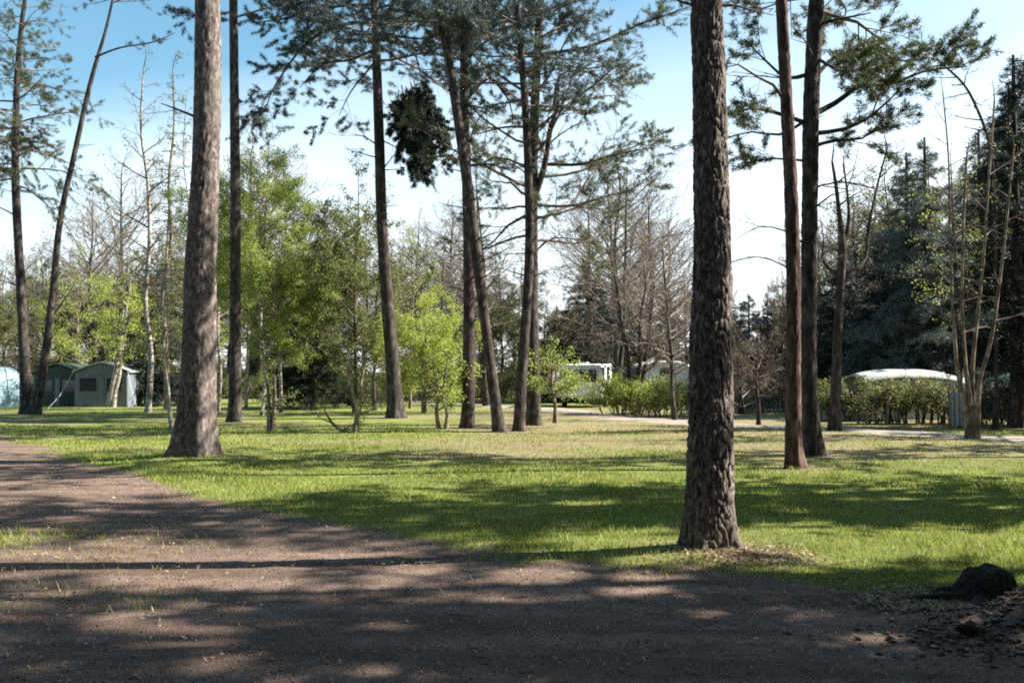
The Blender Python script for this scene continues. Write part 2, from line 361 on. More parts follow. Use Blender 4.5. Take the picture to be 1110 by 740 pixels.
# ------------------------------------------------------------------ trees
def smooth_path(pts, step):
    "Catmull-Rom through 4-tuples (x,y,z,r)"
    P = [np.array(q, float) for q in pts]; P = [2 * P[0] - P[1]] + P + [2 * P[-1] - P[-2]]
    out = []
    for i in range(1, len(P) - 2):
        p0, p1, p2, p3 = P[i - 1], P[i], P[i + 1], P[i + 2]
        n = max(1, int(np.linalg.norm((p2 - p1)[:3]) / step))
        for k in range(n):
            t = k / n
            out.append(0.5 * ((2 * p1) + (-p0 + p2) * t + (2 * p0 - 5 * p1 + 4 * p2 - p3) * t * t + (-p0 + 3 * p1 - 3 * p2 + p3) * t ** 3))
    out.append(P[-2]); return np.array(out)

def trunk_mesh(path, mat_, parent, detail=0, seg=14, flare=0.35, seed=0, name="trunk", buf=None, mi=0):
    "detail: 0 plain uneven tube, 1 bark plates modelled"
    b = buf or Buf(); n = len(path); P = path[:, :3]; R = np.maximum(path[:, 3], 0.004)
    T = np.gradient(P, axis=0); T /= np.linalg.norm(T, axis=1, keepdims=True)
    ref = np.array([0.0, 1.0, 0.0]); vs = np.zeros((n, seg, 3)); z0 = P[0, 2]
    sd_ = seed * 3.7
    for i in range(n):
        u = np.cross(ref, T[i]); u /= np.linalg.norm(u); w = np.cross(T[i], u)
        h = P[i, 2] - z0
        for j in range(seg):
            a = 2 * math.pi * j / seg; ca, sa = math.cos(a), math.sin(a)
            r = R[i]
            root = 0.5 + 0.5 * math.sin(a * 4 + sd_ + 1.3 * math.sin(a + sd_))
            r *= 1 + flare * (math.exp(-h / (0.9 * R[0] + 0.05)) + 0.25 * math.exp(-h / (2.6 * R[0]))) * (0.35 + 1.3 * root ** 1.5)
            r *= 1 + 0.06 * noise.noise(Vector((ca * 1.2, sa * 1.2, h * 1.1 + sd_)))
            if detail:
                q = Vector((ca * R[i], sa * R[i], h * 0.34 + sd_)) * (19.0 if detail == 1 else 13.0)
                q += Vector((noise.noise(q * 0.7), noise.noise(q * 0.7 + Vector((9, 0, 0))), noise.noise(q * 0.7 + Vector((0, 7, 0))))) * 0.9
                dd, _ = noise.voronoi(q)
                c = sstep(0.0, 0.22, dd[1] - dd[0])
                cell = noise.noise(_[0] * 5.3) if detail == 1 else 0.0
                r += (0.019 * (c - 0.7) + 0.012 * cell * c + 0.007 * noise.noise(q * 3)) * (0.5 + R[i] * 2.5)
            vs[i, j] = P[i] + (u * ca + w * sa) * r
    k = b.verts(vs.reshape(-1, 3))
    q = [[i * seg + j, i * seg + (j + 1) % seg, (i + 1) * seg + (j + 1) % seg, (i + 1) * seg + j] for i in range(n - 1) for j in range(seg)]
    b.quads(np.array(q) + k, mi)
    if buf is None: return b.build(name, mat_, parent)

class Spec:
    def __init__(s, **k): s.__dict__.update(k)

def grow(b, R, start, d, L, r, lvl, sp, fol):
    st = sp.step[min(lvl, len(sp.step) - 1)]
    n = max(3, min(9, int(L / st) + 1)); stp = L / (n - 1)
    p = Vector(start); d = Vector(d).normalized(); pts = [p.copy()]; dirs = [d.copy()]
    wob = sp.wob[min(lvl, len(sp.wob) - 1)]; gr = sp.grav[min(lvl, len(sp.grav) - 1)]
    for i in range(n - 1):
        d = d + Vector((R.gauss(0, wob), R.gauss(0, wob), R.gauss(0, wob) + gr)); d.normalize()
        p = p + d * stp; pts.append(p.copy()); dirs.append(d.copy())
    rad = [max(sp.rmin, r * (1 - 0.8 * i / (n - 1))) for i in range(n)]
    b.path(pts, rad, 5 if lvl == 0 else 3, 0)
    if lvl >= sp.depth:
        fol.append((pts, dirs)); return
    nk = sp.kids[lvl]; nk = max(2, int(nk * (0.7 + 0.6 * R.random()) * min(1.3, L / sp.lref[lvl])))
    for k in range(nk):
        t = sp.bare[lvl] + (1 - sp.bare[lvl]) * (k + R.random()) / nk
        f = t * (n - 1); i = min(n - 2, int(f)); q = pts[i].lerp(pts[i + 1], f - i); dd = dirs[i]
        side = dd.cross(Vector((0, 0, 1)))
        if side.length < 0.05: side = Vector((1, 0, 0))
        side.normalize(); up = side.cross(dd)
        if sp.flat: ang = (0 if R.random() < 0.5 else math.pi) + R.gauss(0, sp.flat)
        else: ang = R.random() * 2 * math.pi
        ax = side * math.cos(ang) + up * math.sin(ang)
        an = sp.ang[lvl] * (0.75 + 0.5 * R.random())
        cd = dd * math.cos(an) + ax * math.sin(an)
        cl = L * sp.ratio[lvl] * (1.1 - 0.6 * t) * (0.7 + 0.6 * R.random())
        grow(b, R, q, cd, cl, max(sp.rmin, r * 0.5 * (1 - 0.6 * t)), lvl + 1, sp, fol)

def foliage(b, fol, seed, per_m, n_leaf, length, width, spread, mi=1, start=0.15, jitter=0.03, leaf=False, prob=1.0):
    r = np.random.default_rng(seed); C = []; T = []
    for pts, dirs in fol:
        if prob < 1 and r.random() > prob: continue
        Pn = np.array([tuple(q) for q in pts]); Dn = np.array([tuple(q) for q in dirs]); L_ = np.linalg.norm(Pn[-1] - Pn[0])
        m_ = max(1, int(per_m * L_ * (0.6 + 0.8 * r.random())))
        t = (start + (1 - start) * r.random(m_)) * (len(Pn) - 1); i = np.minimum(t.astype(int), len(Pn) - 2); f = (t - i)[:, None]
        C.append(Pn[i] * (1 - f) + Pn[i + 1] * f); T.append(Dn[i])
    if not C: return
    C = np.repeat(np.concatenate(C), n_leaf, 0); T = np.repeat(np.concatenate(T), n_leaf, 0); n = len(C)
    C = C + r.normal(0, jitter, (n, 3))
    d = T * (1 - spread) + r.normal(0, 1, (n, 3)) * spread * 0.7; d /= np.linalg.norm(d, axis=1, keepdims=True)
    s = np.cross(d, r.normal(0, 1, (n, 3))); s /= np.linalg.norm(s, axis=1, keepdims=True) + 1e-9
    l = (length * (0.7 + 0.6 * r.random(n)))[:, None]; w = (width * (0.7 + 0.6 * r.random(n)))[:, None]
    if leaf:
        up = np.cross(d, s) * w * 0.2
        vv = np.stack([C, C + d * l * 0.5 + s * w * 0.5 + up, C + d * l, C + d * l * 0.5 - s * w * 0.5 + up], 1)
        k = b.verts(vv.reshape(-1, 3)); i = np.arange(n)[:, None] * 4 + k; b.quads(i + np.arange(4), mi)
    else:
        vv = np.stack([C - s * w * 0.5, C + s * w * 0.5, C + d * l], 1)
        k = b.verts(vv.reshape(-1, 3)); i = np.arange(n)[:, None] * 3 + k; b.tris(i + np.arange(3), mi)

PINE = Spec(step=(0.5, 0.3, 0.2), wob=(0.10, 0.14, 0.18), grav=(0.02, 0.03, 0.06), rmin=0.005, depth=2, kids=(9, 5), lref=(2.6, 1.0),
            bare=(0.3, 0.2), ratio=(0.42, 0.5), ang=(0.85, 0.8), flat=0.5)
PINES_SPARSE = Spec(step=(0.5, 0.3, 0.2), wob=(0.14, 0.2, 0.2), grav=(0.03, 0.04, 0.05), rmin=0.006, depth=2, kids=(7, 5), lref=(2.8, 1.0),
            bare=(0.35, 0.2), ratio=(0.42, 0.5), ang=(0.9, 0.8), flat=0.7)
LARCH = Spec(step=(0.5, 0.35, 0.3), wob=(0.09, 0.12, 0.10), grav=(-0.03, -0.10, -0.12), rmin=0.005, depth=2, kids=(9, 4), lref=(2.4, 1.0),
            bare=(0.2, 0.2), ratio=(0.40, 0.7), ang=(0.9, 0.7), flat=0.6)

def pt_on(path, h):
    "point and tangent at height h above the base"
    z = path[:, 2] - path[0, 2]; i = int(np.searchsorted(z, h)); i = max(1, min(len(path) - 1, i))
    f = (h - z[i - 1]) / max(1e-6, z[i] - z[i - 1]); q = path[i - 1] * (1 - f) + path[i] * f
    return Vector(q[:3]), q[3]

def trunk_path(px_list, depth, top_h, top_dx=0.0, top_dy=0.0, step=0.3, rtop=0.03):
    "px_list: (px, py, width px) from the base up; extended above the frame to top_h"
    pts = []
    base = G(px_list[0][0], depth)
    for k, (px, py, w) in enumerate(px_list):
        p = W(px, py, depth)
        if k == 0: p = base.copy(); p.z -= 0.12
        pts.append((p.x - base.x, 0.0, p.z - base.z, w * 0.5 * depth / F))
    lx, _, lz, lr = pts[-1]; px_, _, pz_, _ = pts[-2]
    if top_h > lz + 0.5:
        sl = (lx - px_) / (lz - pz_); 
        for t in (0.35, 0.7, 1.0):
            h = lz + (top_h - lz) * t
            pts.append((lx + sl * (h - lz) + top_dx * t, top_dy * t, h, lr * (1 - t) + rtop * t))
    return base, smooth_path(pts, step)

def stub(b, R, p, az, L, r, up=0.15, mi=0, wob=0.10):
    d = Vector((math.cos(az), math.sin(az), up)).normalized(); pts = [p.copy()]
    q = p.copy(); n = 5
    for i in range(n - 1):
        d = (d + Vector((R.gauss(0, wob), R.gauss(0, wob), R.gauss(0, wob)))).normalized(); q = q + d * L / (n - 1); pts.append(q.copy())
    b.path(pts, [r * (1 - 0.75 * i / (n - 1)) for i in range(n)], 5, mi)
    return pts

def pine(name, label, px_list, depth, H, crown=(8, None), blen=2.4, nb=26, spec=PINE, mbark=None, mneedle=None, seed=1, detail=0, seg=14, step=0.3,
         stubs=6, stub_range=(2.5, 7), stub_len=0.7, tuft=(34, 9, 0.10, 0.016), branches=(), top_dx=0.0, flare=0.35, group="tall pines standing in the clearing",
         az_bias=None, cat="pine tree", pine_up=0.2, prof=None):
    R = random.Random(seed); mbark = mbark or M_BARK; mneedle = mneedle or M_NEEDLE
    base, path = trunk_path(px_list, depth, H, top_dx, step=step)
    root = empty(name, base); tag(root, label, cat, group)
    tp = path
    if detail == 1: tp = np.concatenate([path[path[:, 2] < 5.3], path[path[:, 2] >= 5.3][::12], path[-1:]])
    trunk_mesh(tp, mbark, root, detail, seg, flare, seed)
    # dead stubs and bare limbs low on the trunk
    for k in range(stubs):
        h = stub_range[0] + (stub_range[1] - stub_range[0]) * R.random(); p, r = pt_on(path, h)
        if az_bias is not None and R.random() < 0.6: az = az_bias + R.gauss(0, 0.5)
        else: az = R.random() * 6.28
        sb = Buf(); L_ = stub_len * (0.3 + 1.3 * R.random()); rr = 0.012 + 0.012 * L_
        pts = stub(sb, R, p, az, L_, rr, R.uniform(-0.1, 0.35))
        if L_ > 0.8:
            for q in pts[2:4]: stub(sb, R, q, az + R.choice((-0.8, 0.8)), L_ * 0.4, rr * 0.4, 0.2)
        sb.build("dead_branch", mbark, root)
    # limbs traced from the photograph: (list of (px,py), depth offset, radius, foliage factor)
    cb = Buf(); fol = []
    for (pl, dy, r0, ff) in branches:
        lb = Buf()
        n_ = len(pl); pts3 = []
        for i, (px, py) in enumerate(pl):
            w_ = W(px, py, depth + dy * i / (n_ - 1)) - base
            pts3.append((w_.x, w_.y, w_.z, r0 * (1 - 0.75 * i / (n_ - 1))))
        sp_ = smooth_path(pts3, 0.25); lb.path([tuple(q[:3]) for q in sp_], [q[3] for q in sp_], 6)
        lb.build("branch", mbark, root)
        n2 = len(sp_)
        for k in range(int(n2 * (0.5 + 0.6 * max(ff, 0.25)))):
            i = int(n2 * (0.3 + 0.69 * R.random())); i = min(n2 - 2, i)
            q = Vector(sp_[i][:3]); dd = Vector(sp_[i + 1][:3]) - q; dd.normalize()
            sd2 = dd.cross(Vector((0, 0, 1))).normalized(); an = R.choice((-1, 1)) * R.uniform(0.5, 1.1)
            cd = (dd * math.cos(an) + sd2 * math.sin(an) + Vector((0, 0, R.uniform(-0.2, 0.5)))).normalized()
            tmp = []
            grow(cb, R, q, cd, R.uniform(0.5, 1.1) * blen * 0.36, sp_[i][3] * 0.5, 1, spec, tmp)
            if ff > 0 and R.random() < ff: fol += tmp
    c0 = crown[0]; z0 = path[-1, 2]
    for k in range(nb):
        t = (k + R.random()) / nb; h = c0 + (z0 - c0 - 0.2) * t; p, r = pt_on(path, h)
        az = k * 2.4 + R.gauss(0, 0.4)
        pf = prof(t) if prof else (0.55 + 0.6 * math.sin(math.pi * min(1, t * 0.9 + 0.18))) * (1.05 - 0.55 * t)
        L_ = blen * pf * (0.75 + 0.5 * R.random())
        d = Vector((math.cos(az), math.sin(az), pine_up * (0.2 + 1.8 * t) + R.gauss(0, 0.12)))
        grow(cb, R, p, d, L_, min(r * 0.5, 0.012 + 0.010 * L_), 0, spec, fol)
    foliage(cb, fol, seed, tuft[0], tuft[1], tuft[2], tuft[3], 0.55, 1)
    cb.build("crown", [M_TWIG, mneedle], root)
    return root, base, path

# nearest pine, right of centre
near_b = [([(779, 6), (796, 6), (815, 11)], -0.1, 0.018, 0)]
pine("pine_tree", "thick nearest pine with deeply furrowed bark and flared foot at the edge of the dirt",
     [(770, 597, 53), (770, 560, 49), (770, 480, 47), (771, 400, 45), (772, 300, 41), (771, 200, 37), (769, 100, 35), (766, 0, 33)], 8.85, 15.5,
     crown=(9.5,), blen=2.6, nb=26, mbark=M_BARKN, seed=11, detail=1, seg=200, step=0.016, stubs=3, stub_range=(4.0, 6.0), stub_len=0.35, flare=0.26, branches=near_b)
pine("pine_tree", "thick pine with sunlit pinkish-grey right side, beside the dirt track at the left",
     [(211, 496, 43), (214, 440, 38), (216, 380, 35), (217, 300, 33), (222, 200, 30), (225, 100, 28), (225, 0, 26)], 18.4, 17,
     crown=(11.5,), blen=2.8, nb=28, seed=12, detail=2, seg=72, step=0.06, stubs=0, branches=[([(215, 128), (193, 119), (174, 112)], -0.2, 0.03, 0)], flare=0.3)
pine("pine_tree", "slender dark straight pine standing just behind the thick pinkish-barked one",
     [(255, 455, 15), (255, 400, 13), (255, 300, 12), (255, 200, 11), (254, 100, 10), (253, 0, 9)], 32, 19,
     crown=(13.2,), blen=2.6, nb=26, mbark=M_DARKB, seed=13, seg=16, step=0.2, stubs=7, stub_range=(4, 12), stub_len=0.5)
# pine with the hanging bough
t5, b5, p5 = pine("pine_tree", "pine carrying a dense dark clump of foliage that hangs to the right of its trunk",
     [(430, 453, 17.6), (426, 400, 15.2), (420, 330, 13.6), (414, 240, 12.0), (411, 150, 11.2), (408, 60, 9.6), (406, 0, 8.8)], 33.8, 19,
     crown=(12.3,), blen=4.6, nb=34, mbark=M_DARKB, seed=14, seg=18, step=0.2, stubs=6, stub_range=(6, 11), stub_len=1.3,
     branches=[([(412, 30), (380, 25), (335, 45), (300, 90), (287, 120)], -1.5, 0.07, 0.9), ([(410, 52), (380, 65), (350, 70), (325, 95)], 0.8, 0.06, 0.9),
               ([(412, 60), (400, 75), (380, 100), (368, 125)], 1.5, 0.05, 0.9), ([(411, 35), (430, 42), (450, 60), (456, 84)], -0.6, 0.06, 0.1), ([(411, 37), (455, 42), (490, 38), (520, 52)], 1.0, 0.05, 0.8),
               ([(407, 5), (360, 8), (310, 20), (275, 25)], 0.5, 0.06, 0.9), ([(414, 185), (424, 172), (434, 160)], -0.3, 0.03, 0), ([(412, 160), (395, 148), (380, 145)], -0.3, 0.03, 0),
               ([(407, 10), (430, 6), (470, 20), (495, 40)], -1.0, 0.05, 0.9)])
# hanging clump: twigs drooping from the bough end, densely needled
hb = Buf(); fol = []; R = random.Random(5)
DROOP = Spec(step=(0.4, 0.25, 0.2), wob=(0.08, 0.14, 0.16), grav=(-0.15, -0.15, -0.1), rmin=0.006, depth=2, kids=(9, 5), lref=(1.5, 0.6), bare=(0.0, 0.1), ratio=(0.24, 0.5), ang=(0.6, 0.7), flat=0)
for k in range(24):
    f = k / 23.0; s0 = W(432 + 32 * f + R.gauss(0, 2), 88 + R.uniform(-2, 22), 33.2 + R.gauss(0, 0.3)) - b5
    grow(hb, R, s0, (0.22 + R.gauss(0, 0.12), R.gauss(0, 0.2), -1), 2.75 * R.uniform(0.6, 1.05), 0.02, 0, DROOP, fol)
foliage(hb, fol, 4, 75, 9, 0.11, 0.024, 0.6, 1)
hb.build("hanging_bough", [M_TWIG, M_FIR], t5)

# the crossing pair
pine("pine_tree", "straight upright pine crossed by the leaning one, left of the pair",
     [(507, 463, 14.8), (508, 400, 13.3), (508, 300, 11.7), (506, 200, 10.9), (503, 100, 9.4), (505, 0, 8.6)], 28.3, 17,
     crown=(10.2,), blen=3.2, nb=24, seed=15, seg=18, step=0.2, stubs=6, stub_range=(4, 9.5), stub_len=1.0, mbark=M_DARKB,
     branches=[([(505, 75), (520, 40), (550, 14)], -0.8, 0.05, 0.7), ([(505, 110), (530, 85), (552, 110), (556, 135)], 0.6, 0.05, 0.8), ([(506, 180), (530, 178), (556, 186)], 0.7, 0.05, 0.7), ([(506, 162), (518, 130), (535, 112)], -0.5, 0.03, 0.2)])
pine("pine_tree", "leaning pine that slants left across its upright neighbour",
     [(542, 467, 13.3), (535, 420, 11.7), (527, 360, 10.9), (517, 280, 11.7), (508, 210, 11.7), (498, 140, 10.1), (487, 70, 9.4), (477, 0, 8.6)], 26.6, 16.5,
     crown=(10.8,), blen=2.8, nb=20, seed=16, seg=18, step=0.2, stubs=5, stub_range=(4, 9), stub_len=0.8, mbark=M_DARKB, top_dx=1.2)
# forked pine centre
pine("pine_tree", "mossy pine with a second stem forking off, wide airy crown reaching right",
     [(578, 460, 16.4), (578, 400, 13.9), (576, 330, 14.8), (576, 250, 13.9), (577, 190, 11.5), (580, 110, 9.8), (584, 30, 8.2), (586, 0, 7.4)], 29.8, 15.5,
     crown=(5.4,), blen=4.1, nb=38, seed=17, seg=18, step=0.2, stubs=5, stub_range=(3, 6), stub_len=0.9, mbark=M_DARKB, spec=PINES_SPARSE, mneedle=M_NEEDLEG, tuft=(26, 8, 0.09, 0.015), prof=lambda t: 1.0 - 0.45 * t,
     branches=[([(579, 215), (590, 180), (597, 140), (604, 115), (606, 80)], -0.6, 0.11, 0.25), ([(600, 118), (607, 82), (635, 78), (670, 95)], -0.4, 0.05, 0.7),
               ([(592, 178), (630, 178), (665, 168), (708, 160)], -1.2, 0.06, 0.7), ([(581, 60), (640, 50), (690, 28), (752, 6)], -1.0, 0.06, 0.6),
               ([(582, 95), (560, 60), (545, 30)], 0.6, 0.05, 0.7), ([(577, 230), (550, 245), (535, 262), (515, 275)], 0.6, 0.05, 0.2), ([(578, 275), (600, 258), (640, 262)], 0.6, 0.04, 0.3)])
pine("pine_tree", "slim pine pressed close in front of the mossy forked pine",
     [(562, 466, 13), (566, 400, 11), (571, 330, 10), (574, 260, 10), (573, 200, 9), (570, 130, 8), (565, 60, 7), (560, 0, 6)], 27.0, 13.5,
     crown=(8.8,), blen=2.4, nb=24, seed=18, seg=14, step=0.2, stubs=5, stub_range=(4, 8), stub_len=0.8, mbark=M_DARKB)
# red stem and its dark companion, right
pine("pine_tree", "slim straight pine with reddish bark and a bright sunlit right edge",
     [(861, 508, 21), (860, 470, 17), (860, 400, 16), (860, 300, 15), (857, 200, 14), (852, 100, 13), (847, 0, 12)], 16.3, 14,
     crown=(9.0,), blen=2.0, nb=26, mbark=M_RED, seed=19, detail=2, seg=48, step=0.07, stubs=2, stub_range=(4, 6.5), stub_len=0.5,
     branches=[([(854, 113), (838, 92), (822, 84), (800, 70), (788, 73)], -0.7, 0.03, 0.4)])
pine("pine_tree", "dark rough pine close behind the reddish stem, long layered boughs spreading right",
     [(880, 494, 22), (878, 450, 18), (876, 380, 17), (877, 300, 17), (878, 200, 17), (880, 100, 17), (885, 0, 16)], 18.8, 14,
     crown=(8.6,), blen=3.0, nb=28, mbark=M_DARKB, seed=20, detail=2, seg=48, step=0.07, stubs=6, stub_range=(3.5, 8), stub_len=0.8, mneedle=M_NEEDLEG, flare=0.5,
     branches=[([(883, 27), (905, 22), (944, 14)], -0.4, 0.045, 0.1), ([(880, 125), (905, 112), (935, 92), (965, 92), (1000, 78), (1045, 72)], 1.0, 0.06, 1.0),
               ([(880, 145), (915, 140), (945, 125), (975, 98)], -0.8, 0.05, 1.0), ([(880, 88), (905, 62), (940, 52), (975, 66), (1010, 62)], 0.8, 0.045, 1.0), ([(880, 60), (915, 78), (950, 70)], -1.0, 0.04, 0.9),
               ([(878, 160), (905, 152), (935, 150), (960, 128)], 0.4, 0.04, 1.0), ([(878, 135), (840, 122), (812, 118), (786, 126)], -0.6, 0.045, 0.8), ([(878, 128), (845, 146), (815, 143), (785, 150)], 0.8, 0.035, 0.4),
               ([(879, 80), (850, 85), (830, 66), (806, 42)], -0.4, 0.045, 0.7), ([(878, 175), (840, 172), (800, 178)], 0.6, 0.03, 0.9),
               ([(876, 268), (850, 250), (822, 246), (795, 262)], -0.5, 0.022, 0), ([(876, 310), (850, 288), (820, 278), (792, 284)], 0.5, 0.022, 0), ([(877, 205), (905, 198), (935, 200), (962, 212)], 0.3, 0.022, 0), ([(877, 230), (900, 212), (930, 205)], -0.5, 0.022, 0)])

# far-left pair
pine("larch_tree", "tall dark tree with a drooping feathery crown, leftmost of the pair sharing one foot",
     [(30, 449, 13.6), (27, 400, 11.0), (22, 300, 9.3), (17, 200, 8.5), (18, 100, 6.8), (22, 40, 5.1), (27, 0, 4.2)], 36.7, 17,
     crown=(8.5,), blen=2.7, nb=46, spec=LARCH, mbark=M_DARKB, seed=21, seg=14, step=0.25, stubs=6, stub_range=(4, 9), stub_len=1.2, tuft=(26, 8, 0.09, 0.015),
     mneedle=M_NEEDLEG, cat="larch tree", group="trees at the left edge of the clearing")
pine("leaning_tree", "thin dark tree leaning right out of the same foot, long bent bare stem",
     [(37, 449, 12.0), (45, 410, 9.6), (56, 330, 8.0), (65, 240, 6.4), (80, 170, 5.6), (98, 90, 4.8), (114, 35, 3.2), (122, 0, 2.4)], 36.4, 17,
     crown=(15.2,), blen=1.2, nb=8, mbark=M_DARKB, seed=22, seg=14, step=0.25, stubs=9, stub_range=(5, 12), stub_len=0.5, cat="tree", group="trees at the left edge of the clearing",
     branches=[([(103, 62), (130, 52), (165, 46), (190, 36)], -0.5, 0.045, 0.7), ([(52, 350), (66, 330), (76, 316), (84, 300)], 0.2, 0.05, 0.0), ([(122, 3), (150, -6), (175, -10)], 0.2, 0.03, 0.8)])

# ------------------------------------------------------------------ broadleaf builder
def broad(name, label, cat, group, stems, depth_or_base, spec, nlimb, blen, lstart, seed, mb, leafs, flare=0.25, limb_up=0.5, twig=None, seg=10, root=None):
    """stems: list of (list of local (x,y,z,r)); leafs: (material, per_m, n, length, width, prob) or None"""
    R = random.Random(seed)
    if root is None:
        root = empty(name, depth_or_base); tag(root, label, cat, group)
    cb = Buf(); fol = []
    for si, st in enumerate(stems):
        path = smooth_path(st, 0.25); trunk_mesh(path, mb, root, 0, seg, flare if si == 0 else flare * 0.5, seed + si)
        z0, z1 = path[0, 2], path[-1, 2]
        n = max(3, int(nlimb / len(stems)))
        for k in range(n):
            t = (k + R.random()) / n; hh = lstart[0] + (1 - lstart[0]) * t
            i = min(len(path) - 2, int(hh * (len(path) - 1))); p = Vector(path[i, :3]); r = path[i, 3]
            az = k * 2.4 + R.gauss(0, 0.5); prof = math.sin(math.pi * min(1, 0.12 + t * 0.85)) ** 0.7 if lstart[1] == 'round' else (1.05 - 0.85 * t)
            L_ = blen * prof * (0.7 + 0.6 * R.random())
            grow(cb, R, p, (math.cos(az), math.sin(az), limb_up * (0.5 + t)), L_, min(r * 0.6, 0.02 + 0.012 * L_), 0, spec, fol)
        # leader twigs
        grow(cb, R, path[-1, :3], (0, 0, 1), blen * 0.5, path[-1, 3], 1, spec, fol)
    mats = [twig or mb]
    if leafs:
        mats.append(leafs[0]); foliage(cb, fol, seed, leafs[1], leafs[2], leafs[3], leafs[4], 0.8, 1, leaf=leafs[3] < leafs[4] * 3, prob=leafs[5], jitter=0.07)
    cb.build("crown", mats, root)
    return root

BIRCH = Spec(step=(0.5, 0.3, 0.3), wob=(0.10, 0.14, 0.10), grav=(0.02, -0.05, -0.13), rmin=0.004, depth=2, kids=(7, 6), lref=(2.0, 1.0), bare=(0.2, 0.1), ratio=(0.5, 0.6), ang=(0.6, 0.7), flat=0)
BARE = Spec(step=(0.5, 0.35, 0.3), wob=(0.13, 0.14, 0.13), grav=(0.07, 0.05, 0.03), rmin=0.005, depth=3, kids=(6, 5, 4), lref=(2.2, 1.2, 0.7), bare=(0.2, 0.15, 0.1), ratio=(0.55, 0.55, 0.6), ang=(0.6, 0.65, 0.6), flat=0)
SHRUB = Spec(step=(0.3, 0.2, 0.15), wob=(0.12, 0.16, 0.16), grav=(0.05, 0.03, 0.0), rmin=0.004, depth=2, kids=(7, 5), lref=(1.0, 0.5), bare=(0.15, 0.1), ratio=(0.5, 0.55), ang=(0.6, 0.7), flat=0)
FIRS = Spec(step=(0.45, 0.3, 0.2), wob=(0.05, 0.08, 0.1), grav=(-0.03, -0.05, -0.05), rmin=0.006, depth=1, kids=(14,), lref=(2.0,), bare=(0.1,), ratio=(0.40,), ang=(0.95,), flat=0.35)

def vstem(h, r, lean=(0, 0), bend=0.0, n=6, seed=0, x0=0, y0=0, z0=-0.1):
    R = random.Random(seed); out = []
    for i in range(n):
        t = i / (n - 1); out.append((x0 + lean[0] * t * h + R.gauss(0, bend) * h * 0.007 * (0 < i), y0 + lean[1] * t * h + R.gauss(0, bend) * h * 0.007 * (0 < i), z0 + (h - z0) * t, r * (1 - 0.85 * t) + 0.006))
    return out
def pstem(px_list, depth):
    "stem traced in the photograph: (px, py, width)"
    base = G(px_list[0][0], depth); out = []
    for k, (px, py, w) in enumerate(px_list):
        p = W(px, py, depth) - base
        if k == 0: p = Vector((0, 0, -0.1))
        out.append((p.x, 0, p.z, w * 0.5 * depth / F))
    return base, out

def fir(name, label, cat, group, base, H, rad, seed, mn, nb=70, z0=0.6, dens=34, top=0.02, droop=0.0, tuftlen=0.11, w=0.022):
    R = random.Random(seed); root = empty(name, base); tag(root, label, cat, group)
    path = smooth_path(vstem(H, 0.018 * H + 0.03, n=5, seed=seed), 0.4)
    trunk_mesh(path, M_DARKB, root, 0, 9, 0.3, seed)
    cb = Buf(); fol = []
    for k in range(nb):
        t = ((k + R.random()) / nb) ** 0.9; h = z0 + (H - z0) * t; p, r = pt_on(path, h)
        L_ = rad * ((1 - t) ** 0.8 * (0.65 + 0.6 * R.random())) + 0.15
        az = R.random() * 6.28
        grow(cb, R, p, (math.cos(az), math.sin(az), 0.1 - 0.35 * (1 - t) - droop + R.gauss(0, 0.1)), L_, 0.012 + 0.01 * L_, 0, FIRS, fol)
        pts = [p + Vector((math.cos(az), math.sin(az), -0.1)) * L_ * q for q in (0.2, 0.5, 0.9)]; fol.append((pts, [Vector((math.cos(az), math.sin(az), 0))] * 3))
    foliage(cb, fol, seed, dens, 5, tuftlen, w, 0.5, 1, start=0.05, jitter=0.05)
    cb.build("crown", [M_TWIG, mn], root)
    return root

# ---- individually placed mid-distance trees
# forked bare tree at the right, behind the dark pine
b12, s12 = pstem([(904, 467, 15), (906, 420, 11.5), (909, 350, 10), (912, 290, 10), (913, 262, 9)], 26.6)
def rel(px, py, w, base, depth, dy=0.0):
    p = W(px, py, depth + dy) - base; return (p.x, p.y, p.z, w * 0.33 * depth / F)
D = 26.6
st12 = [s12 + [rel(910, 235, 8, b12, D), rel(906, 200, 6, b12, D), rel(902, 175, 4, b12, D)],
        [rel(912, 275, 9, b12, D), rel(920, 240, 6, b12, D), rel(918, 205, 4, b12, D), rel(914, 178, 3, b12, D)],
        [rel(912, 305, 8, b12, D), rel(925, 296, 8, b12, D), rel(938, 280, 6, b12, D, .3), rel(941, 250, 5, b12, D, .4), rel(950, 205, 4, b12, D, .5), rel(962, 160, 3, b12, D, .6)],
        [rel(911, 300, 7, b12, D), rel(899, 292, 6, b12, D), rel(891, 278, 4, b12, D, -.3), rel(893, 262, 3, b12, D, -.4)]]
broad("forked_tree", "bare dark tree with crooked upswept forks behind the dark rough pine", "tree", "trees at the right of the clearing", st12, b12, BARE, 16, 1.3, (0.55, 'round'), 31, M_DARKB, None, twig=M_TWIG)

